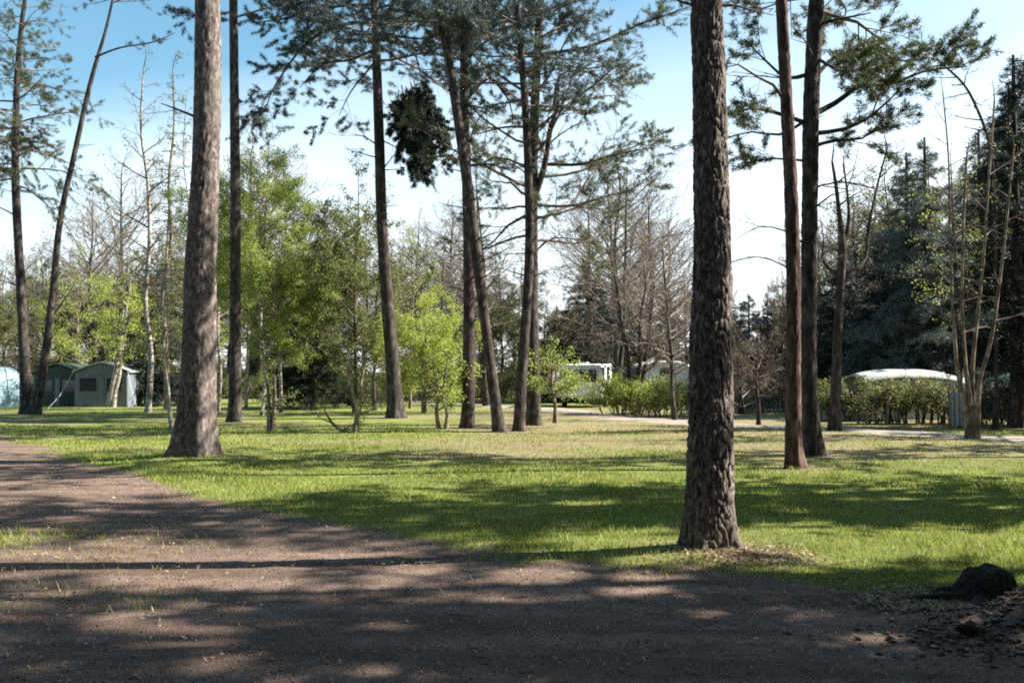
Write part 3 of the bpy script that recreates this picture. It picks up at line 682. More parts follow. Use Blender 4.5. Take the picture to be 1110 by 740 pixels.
# multi-stemmed tree far right
D = 23.0; bm = G(1050, D)
stm = [[(0, 0, -0.1, 0.09), rel(1046, 440, 10, bm, D), rel(1038, 400, 7, bm, D), rel(1033, 340, 5, bm, D), rel(1030, 260, 4, bm, D, .3), rel(1028, 170, 3, bm, D, .5), rel(1022, 100, 2, bm, D, .5)],
       [(-0.04, 0.06, -0.1, 0.07), rel(1052, 440, 9, bm, D), rel(1047, 400, 6, bm, D), rel(1043, 330, 5, bm, D), rel(1044, 250, 4, bm, D, -.3), rel(1048, 170, 3, bm, D, -.4)],
       [(0.1, 0.0, -0.1, 0.08), rel(1055, 440, 10, bm, D), rel(1054, 400, 7, bm, D, .1), rel(1060, 340, 6, bm, D, .2), rel(1066, 280, 5, bm, D, .3), rel(1072, 190, 4, bm, D, .4), rel(1078, 110, 3, bm, D, .4)],
       [(0.20, 0.05, -0.1, 0.07), rel(1060, 445, 9, bm, D, -.1), rel(1062, 412, 7, bm, D, -.2), rel(1074, 370, 6, bm, D, -.3), rel(1083, 310, 5, bm, D, -.3), rel(1091, 240, 4, bm, D, -.4), rel(1099, 160, 3, bm, D, -.4)]]
broad("multi_stem_tree", "many-stemmed pale-barked tree fanning up from one clump beside the far track", "tree", "trees at the right of the clearing", stm, bm, BIRCH, 36, 1.0, (0.4, 'round'), 32, M_TAN,
      (M_YELLOW, 7, 2, 0.04, 0.03, 0.4), twig=M_TWIG)
# arching slender tree
D = 27; ba = G(1078, D)
sta = [[(0, 0, -0.1, 0.10), rel(1080, 400, 6, ba, D), rel(1079, 300, 5, ba, D), rel(1078, 210, 5, ba, D), rel(1072, 155, 5, ba, D), rel(1060, 120, 4.5, ba, D), rel(1045, 92, 4, ba, D), rel(1022, 70, 3.5, ba, D), rel(1000, 51, 2, ba, D)]]
broad("arching_tree", "slender dark tree whose tip arches over to the left above the fir", "tree", "trees at the right of the clearing", sta, ba, PINES_SPARSE, 16, 0.9, (0.66, 'round'), 33, M_DARKB,
      (M_NEEDLE, 14, 7, 0.08, 0.012, 0.6), twig=M_DARKB, limb_up=0.1)

def place(proto, base, h_proto, H, rz, label=None, group=None, wide=1.0):
    o = copy_tree(proto) if proto.get('used') else proto
    proto['used'] = 1
    o.location = base; s = H / h_proto; o.scale = (s * wide, s * wide, s); o.rotation_euler = (0, 0, rz)
    if label: o['label'] = label
    if group: o['group'] = group
    return o
def Htop(depth, py): return W(0, py, depth).z

MG = "small trees growing around the edge of the clearing"
# lime-green birch behind slender pine
def birch(label, px, depth, topy, seed, mleaf, blen=1.7, lean=0.0, per=16, prob=0.9, r=0.07, nl=26, start=0.28, leaf=(0.07, 0.055), name="birch_tree", mb=None, cat="birch tree", group=MG, spec=BIRCH, stems=1, nlf=3, twig=None, shape='round', limb_up=0.5):
    base = G(px, depth); H = Htop(depth, topy) - base.z; R = random.Random(seed); S = []
    for s in range(stems):
        S.append(vstem(H * (1 - 0.12 * s), r, (lean + (R.uniform(-0.16, 0.16) if stems > 1 else 0), R.uniform(-0.05, 0.05)), 1.0, 7, seed + s, x0=s * 0.08 - 0.04 * stems))
    return broad(name, label, cat, group, S, base, spec, nl, blen, (start, shape), seed, mb or M_BIRCH, (mleaf, per, nlf, leaf[0], leaf[1], prob), twig=twig or M_TWIG, limb_up=limb_up)
birch("birch coming into lime-green leaf right of the slender dark pine", 285, 36, 165, 41, M_SPRING, 2.5, 0.02, per=62, nl=46, start=0.22, leaf=(0.055, 0.042))
birch("low lime-green birch with hanging sprays in front of the dark spruce", 306, 38, 255, 42, M_SPRING, 1.8, -0.02, per=72, nl=36, start=0.3, leaf=(0.055, 0.042))
birch("slim silver-stemmed birch seen through the gap left of the slender pine", 238, 40, 200, 43, M_SPRING, 1.5, 0.03, per=22, nl=22, start=0.3, prob=0.8)
birch("thin lime-leaved birch standing before the slender dark pine", 268, 42, 140, 44, M_SPRING, 1.6, 0.02, per=16, nl=34, start=0.25, prob=0.6)
birch("olive-leaved tree with a rounded full crown left of the clump-bearing pine", 385, 37, 205, 45, M_OLIVE, 2.3, 0.01, per=34, nl=46, start=0.16, name="young_tree", mb=M_DARKB, cat="tree", leaf=(0.075, 0.05))
birch("slim olive-green tree rising behind the clump-bearing pine", 408, 41, 215, 46, M_OLIVE, 2.0, 0.03, per=18, nl=40, start=0.2, name="young_tree", mb=M_DARKB, cat="tree", leaf=(0.075, 0.05))
birch("small tree glowing yellow-green right of the clump-bearing pine", 462, 37, 342, 47, M_YELLOW, 1.9, 0.0, per=52, nl=40, start=0.2, leaf=(0.055, 0.042), stems=2, name="young_tree", cat="tree", mb=M_TAN)
birch("loose lime-green tree peeping out just right of the clump-bearing pine", 446, 43, 272, 48, M_YELLOW, 1.6, 0.0, per=30, nl=30, start=0.2, name="young_tree", cat="tree", mb=M_TAN, prob=0.8)
birch("tall thin pale-stemmed birch, bare at the top, left of the thick pinkish pine", 162, 39, 80, 49, M_OLIVE, 1.5, -0.01, per=5, nl=32, start=0.25, prob=0.5, r=0.12)
birch("tall olive-green tree close on the left of the thick pinkish pine", 183, 42, 75, 50, M_OLIVE, 1.5, 0.0, per=30, nl=70, start=0.12, name="larch_tree", mb=M_TAN, cat="larch tree", spec=LARCH, limb_up=0.0, shape='cone', r=0.13)
birch("leafy tree between the tall olive-green one and the thick pinkish pine", 198, 46, 120, 51, M_OLIVE, 1.8, 0.02, per=12, nl=40, start=0.15, name="young_tree", mb=M_BIRCH, cat="tree")
birch("white-stemmed birch with forked trunk and yellow-green top above the grey caravan", 122, 44, 298, 52, M_YELLOW, 1.5, 0.02, per=34, nl=30, start=0.45, stems=3, r=0.13)
birch("yellow-green tree behind the green awning, right of the leaning stem", 85, 52, 290, 53, M_YELLOW, 2.3, 0.0, per=13, nl=36, start=0.2, name="young_tree", cat="tree", mb=M_TAN)
# thin pale stems near the thick pine foot
SG = "pale saplings standing in the grass"
def sapling(name, label, px, py, pts, seed, mb=M_TAN, leafs=None, nl=0, blen=0.5, r=0.03, cat="sapling"):
    d = D_of(py); base = G(px, d); S = []
    for pl in pts:
        o = []
        for k, (x_, y_, w_) in enumerate(pl):
            p = W(x_, y_, d) - base
            if k == 0: p.z = -0.06 if abs(y_ - py) < 4 else p.z
            o.append((p.x, 0.04 * math.sin(k * 2 + seed), p.z, w_ * 0.5 * d / F))
        S.append(o)
    return broad(name, label, cat, SG, S, base, SHRUB, nl, blen, (0.4, 'round'), seed, mb, leafs, twig=M_TWIG)
sapling("sapling", "crooked pale sapling leaning at the left foot of the thick pinkish pine", 188, 466, [[(188, 466, 6), (184, 448, 5), (182, 425, 4), (178, 380, 3.5), (180, 300, 2.5), (182, 240, 2)]], 61, M_BIRCH, nl=4, blen=0.7)
sapling("sapling", "short pale cut-off sapling beside a dark twin, in the open grass left of centre", 295, 467, [[(295, 467, 6), (296, 450, 5), (298, 428, 4), (297, 405, 3)], [(292, 466, 5), (291, 445, 5), (290, 418, 3), (286, 400, 2)]], 62, M_TAN, (M_SPRING, 20, 3, 0.06, 0.045, 0.7), nl=6, blen=0.8)
sapling("sapling", "low sapling with one stem bowed flat over the grass and pale forked shoots", 384, 468, [[(384, 468, 7), (387, 450, 5), (383, 425, 3), (378, 400, 2)], [(384, 466, 5), (370, 467, 4), (360, 458, 3), (352, 446, 2)], [(386, 455, 4), (393, 435, 3), (391, 418, 3), (396, 395, 2)]], 63, M_TAN, (M_OLIVE, 18, 3, 0.06, 0.045, 0.6), nl=9, blen=0.9)
sapling("sapling", "twin-stemmed pale sapling left of the crossing pines under yellow-green leaves", 480, 464, [[(476, 464, 5), (473, 445, 4), (475, 425, 3), (470, 400, 2)], [(483, 464, 6), (485, 448, 4), (480, 430, 3), (484, 400, 2)]], 64, M_TAN, (M_YELLOW, 22, 3, 0.06, 0.045, 0.9), nl=14, blen=1.0)
sapling("sapling", "small green-leaved sapling just right of the forked pine foot", 602, 462, [[(602, 458, 5), (602, 440, 4), (598, 415, 3), (600, 390, 2)]], 65, M_TAN, (M_SPRING, 26, 3, 0.06, 0.045, 0.9), nl=16, blen=1.1)
sapling("sapling", "thin grey-twigged sapling between the nearest pine and the reddish stem", 822, 460, [[(822, 460, 5), (822, 440, 4), (820, 410, 3), (823, 372, 2)]], 66, M_DARKB, (M_BUD, 8, 2, 0.04, 0.03, 0.6), nl=26, blen=1.3)

# dark conifers
CG = "dark conifers behind the clearing"
fir("spruce_tree", "dark spruce between the lime-green birches and the olive tree", "spruce tree", CG, G(338, 43), Htop(43, 262), 2.1, 71, M_FIR, nb=90)
fir("spruce_tree", "dark spruce immediately right of the white-stemmed forked birch", "spruce tree", CG, G(160, 47), Htop(47, 318), 2.4, 72, M_FIR, nb=80)
fir("spruce_tree", "broad blackish conifer behind the white caravan end in the centre", "spruce tree", CG, G(636, 52), Htop(52, 292), 3.4, 73, M_FIR, nb=110, z0=0.3)
fir("spruce_tree", "blackish conifer filling the gap behind the brown twiggy tree", "spruce tree", CG, G(676, 58), Htop(58, 300), 3.2, 74, M_FIR, nb=90, z0=0.3)
fir("spruce_tree", "black-green conifer behind the left end of the clipped hedge", "spruce tree", CG, G(915, 42), Htop(42, 285), 2.6, 75, M_FIR, nb=100, z0=0.3)
fir("spruce_tree", "dark conifer behind the white roof at the right", "spruce tree", CG, G(958, 40), Htop(40, 262), 2.4, 76, M_FIR, nb=100, z0=0.3)
fir("fir_tree", "big grey-blue fir behind the hedge, left of the many-stemmed tree", "fir tree", CG, G(1005, 36), Htop(36, 150), 3.2, 77, M_FIRB, nb=130, z0=1.0)
fir("fir_tree", "grey-blue fir with a spindly top, half hidden by the many-stemmed tree", "fir tree", CG, G(1050, 40), Htop(40, 175), 2.6, 78, M_FIRB, nb=110, z0=0.6)
fir("spruce_tree", "tall blackish spruce at the right edge of the photo", "spruce tree", CG, G(1103, 28), Htop(28, 60), 2.1, 79, M_FIR, nb=150, z0=1.3, dens=40)
fir("spruce_tree", "blackish spruce between the arching tree and the one at the right edge", "spruce tree", CG, G(1082, 37), Htop(37, 150), 2.3, 80, M_FIR, nb=110, z0=1.4, dens=40)
fir("spruce_tree", "distant dark spruce glimpsed right of the nearest pine", "spruce tree", CG, G(812, 60), Htop(60, 318), 3.0, 82, M_FIRB, nb=80, z0=0.3)

# brown twiggy trees
birch("broad brown twiggy tree left of the nearest pine, just breaking bud", 690, 38, 262, 91, M_BUD, 2.8, 0.0, per=10, nl=40, start=0.18, stems=3, name="bare_tree", mb=M_DARKB, cat="tree", spec=BARE, leaf=(0.05, 0.035), nlf=2, twig=M_TWIGP, prob=0.7, r=0.11)
birch("tall grey bare tree rising above the brown twiggy one", 672, 48, 160, 92, M_BUD, 3.2, 0.02, per=2, nl=40, start=0.3, stems=2, name="bare_tree", mb=M_DARKB, cat="tree", spec=BARE, leaf=(0.05, 0.035), nlf=2, twig=M_TWIGP, prob=0.4, r=0.14)
birch("grey bare tree with a crooked dark stem touching the nearest pine's left side", 733, 33, 262, 93, M_BUD, 2.0, -0.06, per=6, nl=26, start=0.3, name="bare_tree", mb=M_DARKB, cat="tree", spec=BARE, leaf=(0.05, 0.035), nlf=2, twig=M_TWIGP, prob=0.5, r=0.08)
birch("low purplish-grey twiggy tree right of the nearest pine", 805, 38, 372, 94, M_BUD, 1.7, 0.0, per=6, nl=34, start=0.12, stems=3, name="bare_tree", mb=M_DARKB, cat="tree", spec=BARE, leaf=(0.05, 0.035), nlf=2, twig=M_TWIGP, prob=0.5, r=0.06)
birch("brown leafing tree beneath the spreading boughs, behind the multi-stemmed clump", 1040, 29, 175, 95, M_YELLOW, 1.5, 0.0, per=9, nl=36, start=0.35, name="young_tree", mb=M_TAN, cat="tree", leaf=(0.06, 0.045), prob=0.7)
birch("grey-brown bare tree standing behind the crossing pines", 528, 46, 190, 96, M_BUD, 2.6, 0.0, per=2, nl=34, start=0.25, stems=2, name="bare_tree", mb=M_DARKB, cat="tree", spec=BARE, leaf=(0.05, 0.035), nlf=2, twig=M_TWIGP, prob=0.5, r=0.12)

# ---- the wood behind: six kinds, copied
WG = "trees of the far wood behind the clearing"
def proto(kind, seed):
    H = 10.0; base = Vector((0, 0, 0))
    if kind == 'bare': return broad("bare_tree", "bare grey-brown tree in the far wood behind the clearing", "tree", WG, [vstem(H * 0.93, 0.15, (0.01, 0.02), 1.0, 7, seed)], base, BARE, 44, 2.9, (0.25, 'round'), seed, M_DARKB, (M_BUD, 4, 2, 0.07, 0.05, 0.4), twig=M_TWIGP)
    if kind == 'bud': return broad("budding_tree", "brown-budded thin tree in the far wood behind the clearing", "tree", WG, [vstem(H * 0.93, 0.12, (-0.02, 0.0), 1.0, 7, seed)], base, BIRCH, 44, 2.4, (0.15, 'round'), seed, M_TAN, (M_BUD, 16, 3, 0.08, 0.06, 0.8), twig=M_TWIGP)
    if kind == 'spring': return broad("birch_tree", "fresh yellow-green tree in the far wood behind the clearing", "birch tree", WG, [vstem(H * 0.93, 0.12, (0.0, 0.02), 1.0, 7, seed)], base, BIRCH, 40, 2.3, (0.2, 'round'), seed, M_BIRCH, (M_SPRING, 14, 3, 0.09, 0.07, 0.75), twig=M_TWIG)
    if kind == 'olive': return broad("leafy_tree", "olive-green leafy tree in the far wood behind the clearing", "tree", WG, [vstem(H * 0.93, 0.12, (0.02, 0.0), 1.0, 7, seed)], base, BIRCH, 46, 2.4, (0.15, 'round'), seed, M_DARKB, (M_OLIVE, 18, 3, 0.09, 0.07, 0.9), twig=M_TWIG)
    if kind == 'fir': return fir("spruce_tree", "dark spruce in the far wood behind the clearing", "spruce tree", WG, base, H, 2.6, seed, M_FIR, nb=120, z0=0.4, w=0.03)
    return fir("spruce_tree", "grey-blue spruce in the far wood behind the clearing", "spruce tree", WG, base, H, 2.4, seed, M_FIRB, nb=110, z0=0.4, w=0.03)
kinds = ['bare', 'bud', 'spring', 'olive', 'fir', 'firb']
PRO = {k: [proto(k, 200 + i * 10 + j) for j in range(2 if k in ('bare', 'bud') else 1)] for i, k in enumerate(kinds)}
R = random.Random(99)
# (px, depth, top py, kind)
hand = [(2, 56, 285, 'bud'), (22, 60, 262, 'bare'), (48, 62, 268, 'olive'), (70, 66, 275, 'bare'), (98, 62, 285, 'olive'), (112, 70, 262, 'bare'), (138, 60, 270, 'bare'), (150, 58, 300, 'spring'),
        (172, 64, 255, 'olive'), (205, 60, 230, 'bare'), (228, 56, 240, 'spring'), (250, 62, 220, 'bare'), (278, 58, 200, 'bare'), (300, 66, 240, 'bare'), (320, 62, 290, 'olive'), (345, 70, 280, 'bare'),
        (365, 58, 270, 'olive'), (395, 62, 245, 'bare'), (428, 66, 270, 'bare'), (455, 60, 278, 'bud'), (478, 58, 272, 'bare'), (500, 64, 270, 'bud'), (522, 60, 282, 'bud'), (545, 56, 290, 'olive'), (568, 62, 278, 'bud'),
        (592, 60, 330, 'olive'), (612, 66, 345, 'spring'), (655, 70, 300, 'bare'), (700, 64, 280, 'bare'), (722, 62, 300, 'firb'), (745, 60, 290, 'bare'), (770, 66, 300, 'bare'), (792, 62, 318, 'firb'), (832, 60, 325, 'firb'),
        (850, 66, 315, 'olive'), (868, 58, 330, 'firb'), (890, 62, 300, 'firb'), (930, 56, 258, 'fir'), (975, 60, 230, 'firb'), (1000, 54, 240, 'fir'), (1030, 60, 200, 'bare'), (1060, 52, 210, 'fir'), (1090, 56, 150, 'firb'), (1120, 50, 140, 'fir'),
        (1150, 45, 130, 'olive'), (-25, 52, 280, 'olive'), (-60, 55, 270, 'bare'), (1190, 52, 160, 'fir'), (-100, 50, 260, 'fir'), (1010, 66, 180, 'bare'), (950, 68, 200, 'bare'), (640, 54, 215, 'bare'), (668, 62, 185, 'bare'), (705, 56, 205, 'bare'), (728, 66, 235, 'bare'), (448, 58, 235, 'bare'), (486, 64, 225, 'bare'), (512, 56, 245, 'bare'), (100, 58, 205, 'bare'), (133, 64, 170, 'bare'), (275, 66, 150, 'bare'), (305, 60, 195, 'bare'), (985, 48, 165, 'firb'), (1064, 46, 140, 'fir'), (1098, 44, 95, 'firb'), (1125, 38, 60, 'fir'), (925, 50, 205, 'bare'), (968, 53, 180, 'olive'), (888, 58, 240, 'bare'), (940, 60, 215, 'bud'), (848, 62, 290, 'bud')]
WOOD = []
for px, d, ty, kd in hand:
    pr = R.choice(PRO[kd]); WOOD.append((px, kd, place(pr, G(px, d), 10.0, Htop(d, ty), R.random() * 6.28, wide=R.uniform(0.85, 1.15))))
for k in range(46):      # second, deeper rank
    px = -160 + 1420 * (k + R.random() * 0.8) / 46; d = R.uniform(72, 100)
    ty = np.interp(px, [-100, 100, 250, 450, 600, 800, 950, 1200], [300, 295, 290, 300, 340, 345, 300, 260]) + R.uniform(-14, 14)
    kd = R.choice(['bare', 'bare', 'bud', 'olive', 'firb' if px > 560 else 'bud', 'fir' if px > 560 else 'bare'])
    WOOD.append((px, kd, place(R.choice(PRO[kd]), G(px, d), 10.0, Htop(d, ty), R.random() * 6.28, wide=R.uniform(1.0, 1.4))))
LM_ = [(-999, None), (-2, 'left edge'), (40, 'leaning pair'), (162, 'bare-topped birch'), (213, 'thick pinkish pine'), (255, 'slender dark pine'), (415, 'clump-bearing pine'), (512, 'crossing pines'), (575, 'forked pine'), (770, 'nearest pine'),
       (858, 'reddish stem'), (910, 'forked bare tree'), (1050, 'many-stemmed tree'), (1112, 'right edge'), (9999, None)]
ORD = ['leftmost', 'second', 'third', 'fourth', 'fifth', 'sixth', 'seventh', 'eighth', 'ninth', 'tenth', 'eleventh', 'twelfth']
def spread_labels(items, words):
    g = {}
    for px, kd, o in items:
        i = max(j for j, (x, _) in enumerate(LM_) if x <= px); g.setdefault((i, words[kd]), []).append((px, o))
    for (i, w_), lst in g.items():
        a, c = LM_[i][1], LM_[i + 1][1]
        where = ('beyond the left edge' if a is None else 'beyond the right edge' if c is None else 'between %s and %s' % (a, c))
        for k, (px, o) in enumerate(sorted(lst, key=lambda q: q[0])):
            o['label'] = '%s %s%s' % (w_, where, '' if len(lst) == 1 else ', ' + (ORD[k] if k == 0 else ORD[k] + ' from left'))
spread_labels(WOOD, {'bare': 'bare grey-brown far tree', 'bud': 'brown-budded far tree', 'spring': 'fresh green far birch', 'olive': 'olive-green far tree', 'fir': 'dark far spruce', 'firb': 'grey-blue far spruce'})
# undergrowth: dark understorey bushes closing the view under the crowns
b = Buf(); 
def bush(label, base, w, dpt, h, seed, mleaf, n=26, per=26, name="bush", cat="bush", group="bushes along the far edge of the clearing", mb=M_TAN, leaf=(0.06, 0.045), prob=0.9, up=1.2):
    R_ = random.Random(seed); root = empty(name, base); tag(root, label, cat, group)
    sb = Buf(); cb = Buf(); fol = []
    for k in range(n):
        x = R_.uniform(-0.5, 0.5) * w * 0.6; y = R_.uniform(-0.5, 0.5) * dpt * 0.6
        p0 = Vector((x, y, -0.05)); hh = h * R_.uniform(0.35, 0.6)
        d_ = Vector((x / w * 1.3 + R_.gauss(0, 0.2), y / dpt * 1.0 + R_.gauss(0, 0.2), up)).normalized()
        pts = [p0 + d_ * hh * t + Vector((R_.gauss(0, 0.02), R_.gauss(0, 0.02), 0)) for t in (0, 0.33, 0.66, 1.0)]
        sb.path(pts, [0.022, 0.018, 0.015, 0.012], 5)
        for q in pts[1:]: grow(cb, R_, q, (d_.x + R_.gauss(0, .5), d_.y + R_.gauss(0, .5), 0.7), h * 0.5 * R_.uniform(0.7, 1.2), 0.01, 0, SHRUB, fol)
    sb.build("stem", mb, root)
    foliage(cb, fol, seed, per, 3, leaf[0], leaf[1], 0.8, 1, leaf=True, prob=prob, jitter=0.05)
    cb.build("foliage", [M_TWIG, mleaf], root)
    return root
bush("yellow-topped bush beside the white caravan end", G(674, 36.5), 2.3, 1.6, 1.55, 301, M_YELLOW)
bush("round pale green bush left of the nearest pine", G(722, 36), 2.0, 1.6, 1.5, 302, M_SPRING)
bush("low fresh green bush between the two bushes by the caravan", G(700, 38), 1.6, 1.3, 1.2, 303, M_SPRING)
bush("grey-twigged bush under the purplish tree right of the nearest pine", G(800, 40), 2.4, 1.5, 1.4, 304, M_BUD, per=10)
bush("twiggy grey bush left of the reddish stem", G(838, 39), 2.0, 1.5, 1.6, 305, M_BUD, per=10)
bush("dark low bush behind the bowed sapling", G(395, 46), 2.6, 1.5, 1.2, 306, M_OLIVE)
bush("dark shrub to the left of the crossing pines' foot", G(492, 50), 3.0, 1.5, 1.3, 307, M_OLIVE)
bush("dark undergrowth bush below the spruce at the right edge", G(1085, 29), 2.6, 1.5, 1.3, 308, M_FIRB, leaf=(0.08, 0.04))
bush("dark undergrowth bush at the right of the many-stemmed clump", G(1066, 30), 2.0, 1.3, 1.2, 309, M_FIRB, leaf=(0.08, 0.04))
UG = "low dark undergrowth bushes at the foot of the far wood"
ub = bush("low dark undergrowth bush at the foot of the far wood", G(100, 54), 3.4, 1.8, 1.6, 310, M_OLIVE, n=22, group=UG)
ub.location = G(100, 54); UB = [(100, 'b', ub)]
for k in range(64):
    px = -60 + 1240 * (k + R.random() * 0.6) / 64
    d = R.uniform(49, 58) if not 895 < px < 1040 else R.uniform(44, 50)
    if k % 2: d += 16
    if not k % 2 and (596 < px < 668 or 685 < px < 750): d += 9
    c = copy_tree(ub); c.location = G(px, d); sc_ = R.uniform(0.8, 1.3) * (1.5 if k % 2 else 1); c.scale = (sc_ * 1.3, sc_, sc_); c.rotation_euler = (0, 0, R.random() * 6.28); UB.append((px, 'b', c))
spread_labels(UB, {'b': 'low dark undergrowth bush'})

# clipped hedge at the right: a row of grown-together plants, one hedge
def hedge(label, x0, x1, depth, h, seed, mleaf, n=46):
    base = G((x0 + x1) / 2, depth); w = (x1 - x0) / F * depth
    R_ = random.Random(seed); root = empty("hedge", base); tag(root, label, "hedge")
    sb = Buf(); cb = Buf(); fol = []; n = int(n)
    for k in range(n):
        x = -w / 2 + w * (k + R_.random()) / n; y = R_.uniform(-0.35, 0.35)
        edge = min(1, (w / 2 - abs(x)) / 0.8 + 0.45)
        hh = h * (0.45 + 0.2 * R_.random()) * edge; p0 = Vector((x, y, -0.05)); tp = Vector((x + R_.gauss(0, 0.12), y + R_.gauss(0, 0.1), hh))
        mid = p0.lerp(tp, 0.5) + Vector((R_.gauss(0, 0.06), 0, 0)); sb.path([p0, mid, tp], [0.03, 0.025, 0.015], 5)
        for t in (0.4, 0.65, 0.85, 1.0):
            q = p0.lerp(tp, t)
            grow(cb, R_, q, (R_.gauss(0, .7), R_.gauss(0, .7), 0.55), h * 0.42 * R_.uniform(0.7, 1.1) * edge, 0.01, 0, SHRUB, fol)
    sb.build("stem", M_TAN, root)
    foliage(cb, fol, seed, 26, 3, 0.06, 0.045, 0.8, 1, leaf=True, prob=0.95, jitter=0.05)
    cb.build("foliage", [M_TWIG, mleaf], root)
hedge("clipped green-brown hedge with bare stems below, under the long white roof", 928, 1034, 30.5, 1.5, 401, M_HEDGE, 50)
hedge("lower bright green hedge running left from the white-roofed one", 884, 934, 32.5, 1.45, 402, M_HEDGE, 26)

# ------------------------------------------------------------------ caravans and tents
def prism(b, prof, y0, y1, mi=0, bev=0.06):
    "extrude an (x,z) profile along y with eased long edges"
    n = len(prof); P = np.array(prof); c = P.mean(0); rings = []
    for y, s in ((y0, 1 - bev * 1.2), (y0 + bev, 1.0), (y1 - bev, 1.0), (y1, 1 - bev * 1.2)):
        Q = c + (P - c) * s; rings.append(np.stack([Q[:, 0], np.full(n, y), Q[:, 1]], 1))
    k = b.verts(np.concatenate(rings))
    q = [[r * n + i, r * n + (i + 1) % n, (r + 1) * n + (i + 1) % n, (r + 1) * n + i] for r in range(3) for i in range(n)]
    b.quads(np.array(q) + k, mi)
    for r in (0, 3):
        cc = b.verts([rings[r].mean(0)]); b.tris([[k + r * n + i, k + r * n + (i + 1) % n, cc] for i in range(n)], mi)
def disc(b, c, r, w, n=20, mi=0):
    prof = [(c[0] + r * math.cos(2 * math.pi * i / n), c[2] + r * math.sin(2 * math.pi * i / n)) for i in range(n)]
    prism(b, prof, c[1] - w / 2, c[1] + w / 2, mi, 0.02)

def caravan(label, base, rz, L_=4.6, H=2.35, body_m=M_WHITE, stripe=M_STRIPE, W_=2.1):
    root = empty("caravan", base, rz); tag(root, label, "caravan", "caravans pitched round the clearing")
    z0 = 0.42
    prof = [(-L_ / 2, z0 + .1), (-L_ / 2 - .02, 1.1), (-L_ / 2 + .12, 1.9), (-L_ / 2 + .38, H - .1), (-L_ / 2 + .8, H), (L_ / 2 - .9, H), (L_ / 2 - .45, H - .12), (L_ / 2 - .12, 1.8), (L_ / 2 + .05, 1.0), (L_ / 2 - .02, z0 + .15), (L_ / 2 - .3, z0), (-L_ / 2 + .3, z0)]
    b = Buf(); prism(b, prof, -W_ / 2, W_ / 2); b.build("body", body_m, root, smooth=False)
    for sy in (-1, 1):
        b = Buf(); box(b, (0, sy * (W_ / 2 + .004), 0.98), (L_ - .25, .012, .16)); b.build("stripe", stripe, root, False)
        for x, w in ((-1.5, .85), (0.0, .7), (1.45, .8)):
            f = Buf(); box(f, (x, sy * (W_ / 2 + .008), 1.5), (w + .09, .02, .62)); fo = f.build("window", M_METAL, root, False)
            g = Buf(); box(g, (x, sy * (W_ / 2 + .02), 1.5), (w, .012, .53)); g.build("pane", M_GLASS, fo, False)
        b = Buf(); disc(b, (-.1, sy * (W_ / 2 - .12), .32), .32, .17); wo = b.build("wheel", M_RUBBER, root, False)
        b = Buf(); disc(b, (-.1, sy * (W_ / 2 - .01), .32), .19, .04); b.build("rim", M_METAL, wo, False)
    b = Buf(); box(b, (.72, -(W_ / 2 + .008), 1.22), (.6, .018, 1.5)); do = b.build("door", M_WHITE, root, False)
    b = Buf(); box(b, (.95, -(W_ / 2 + .03), 1.15), (.1, .03, .04)); b.build("handle", M_RUBBER, do, False)
    for s, xx in ((-1, -L_ / 2 - .0), (1, L_ / 2 + .03)):
        f = Buf(); box(f, (xx - s * .03, 0, 1.42), (.12, W_ - .5, .52)); f.build("end_window", M_GLASS, root, False)
    b = Buf(); b.path([(L_ / 2 - .3, -.4, .42), (L_ / 2 + .5, -.1, .42), (L_ / 2 + 1.1, 0, .42)], [.035] * 3, 6); b.path([(L_ / 2 - .3, .4, .42), (L_ / 2 + .5, .1, .42), (L_ / 2 + 1.1, 0, .42)], [.035] * 3, 6)
    b.path([(L_ / 2 + .9, 0, .5), (L_ / 2 + .9, 0, .2), (L_ / 2 + .9, 0, 0.0)], [.04, .04, .06], 6); b.build("drawbar", M_METAL, root)
    b = Buf(); box(b, (-.6, 0, H + .03), (.5, .5, .1)); b.build("roof_vent", M_WHITE, root, False)
    return root
def dome_tent(label, base, rz, w, d, h, m_, name="dome_tent", ribs=True):
    root = empty(name, base, rz); tag(root, label, "tent", "tents pitched round the clearing")
    b = Buf(); nu, nv = 24, 9; vs = []
    for j in range(nv):
        t = j / (nv - 1); rr = math.cos(t * math.pi / 2) ** 0.75; zz = math.sin(t * math.pi / 2) ** 0.9 * h
        for i in range(nu):
            a = 2 * math.pi * i / nu; k = 1 + 0.07 * math.cos(4 * a)
            vs.append((w / 2 * rr * math.cos(a) * k, d / 2 * rr * math.sin(a) * k, zz - 0.02))
    k = b.verts(vs); b.quads(np.array([[j * nu + i, j * nu + (i + 1) % nu, (j + 1) * nu + (i + 1) % nu, (j + 1) * nu + i] for j in range(nv - 1) for i in range(nu)]) + k); b.build("canopy", m_, root)
    for a in (math.pi / 4, 3 * math.pi / 4):
        b = Buf(); pts = []
        for s in np.linspace(-1, 1, 19):
            t = 1 - abs(s); rr = math.cos(t * math.pi / 2) ** 0.75 * 1.0 + 0.0; zz = math.sin(t * math.pi / 2) ** 0.9 * h
            sg = 1 if s >= 0 else -1; q = 0.94
            pts.append((sg * w / 2 * rr * math.cos(a) * q * (1 + .02), sg * d / 2 * rr * math.sin(a) * q * (1 + .02), zz + .01))
        b.path(pts, [.015] * 19, 5); b.build("pole", M_METAL, root)
    b = Buf(); k = b.verts([(-w * .14, -d / 2 * 1.0, .0), (w * .14, -d / 2 * 1.0, .0), (w * .1, -d / 2 * .80, h * .55), (-w * .1, -d / 2 * .80, h * .55)]); b.quads([[k, k + 1, k + 2, k + 3]])
    o = b.build("door", M_GREYP, root); sm = o.modifiers.new("thick", 'SOLIDIFY'); sm.thickness = 0.01
    return root
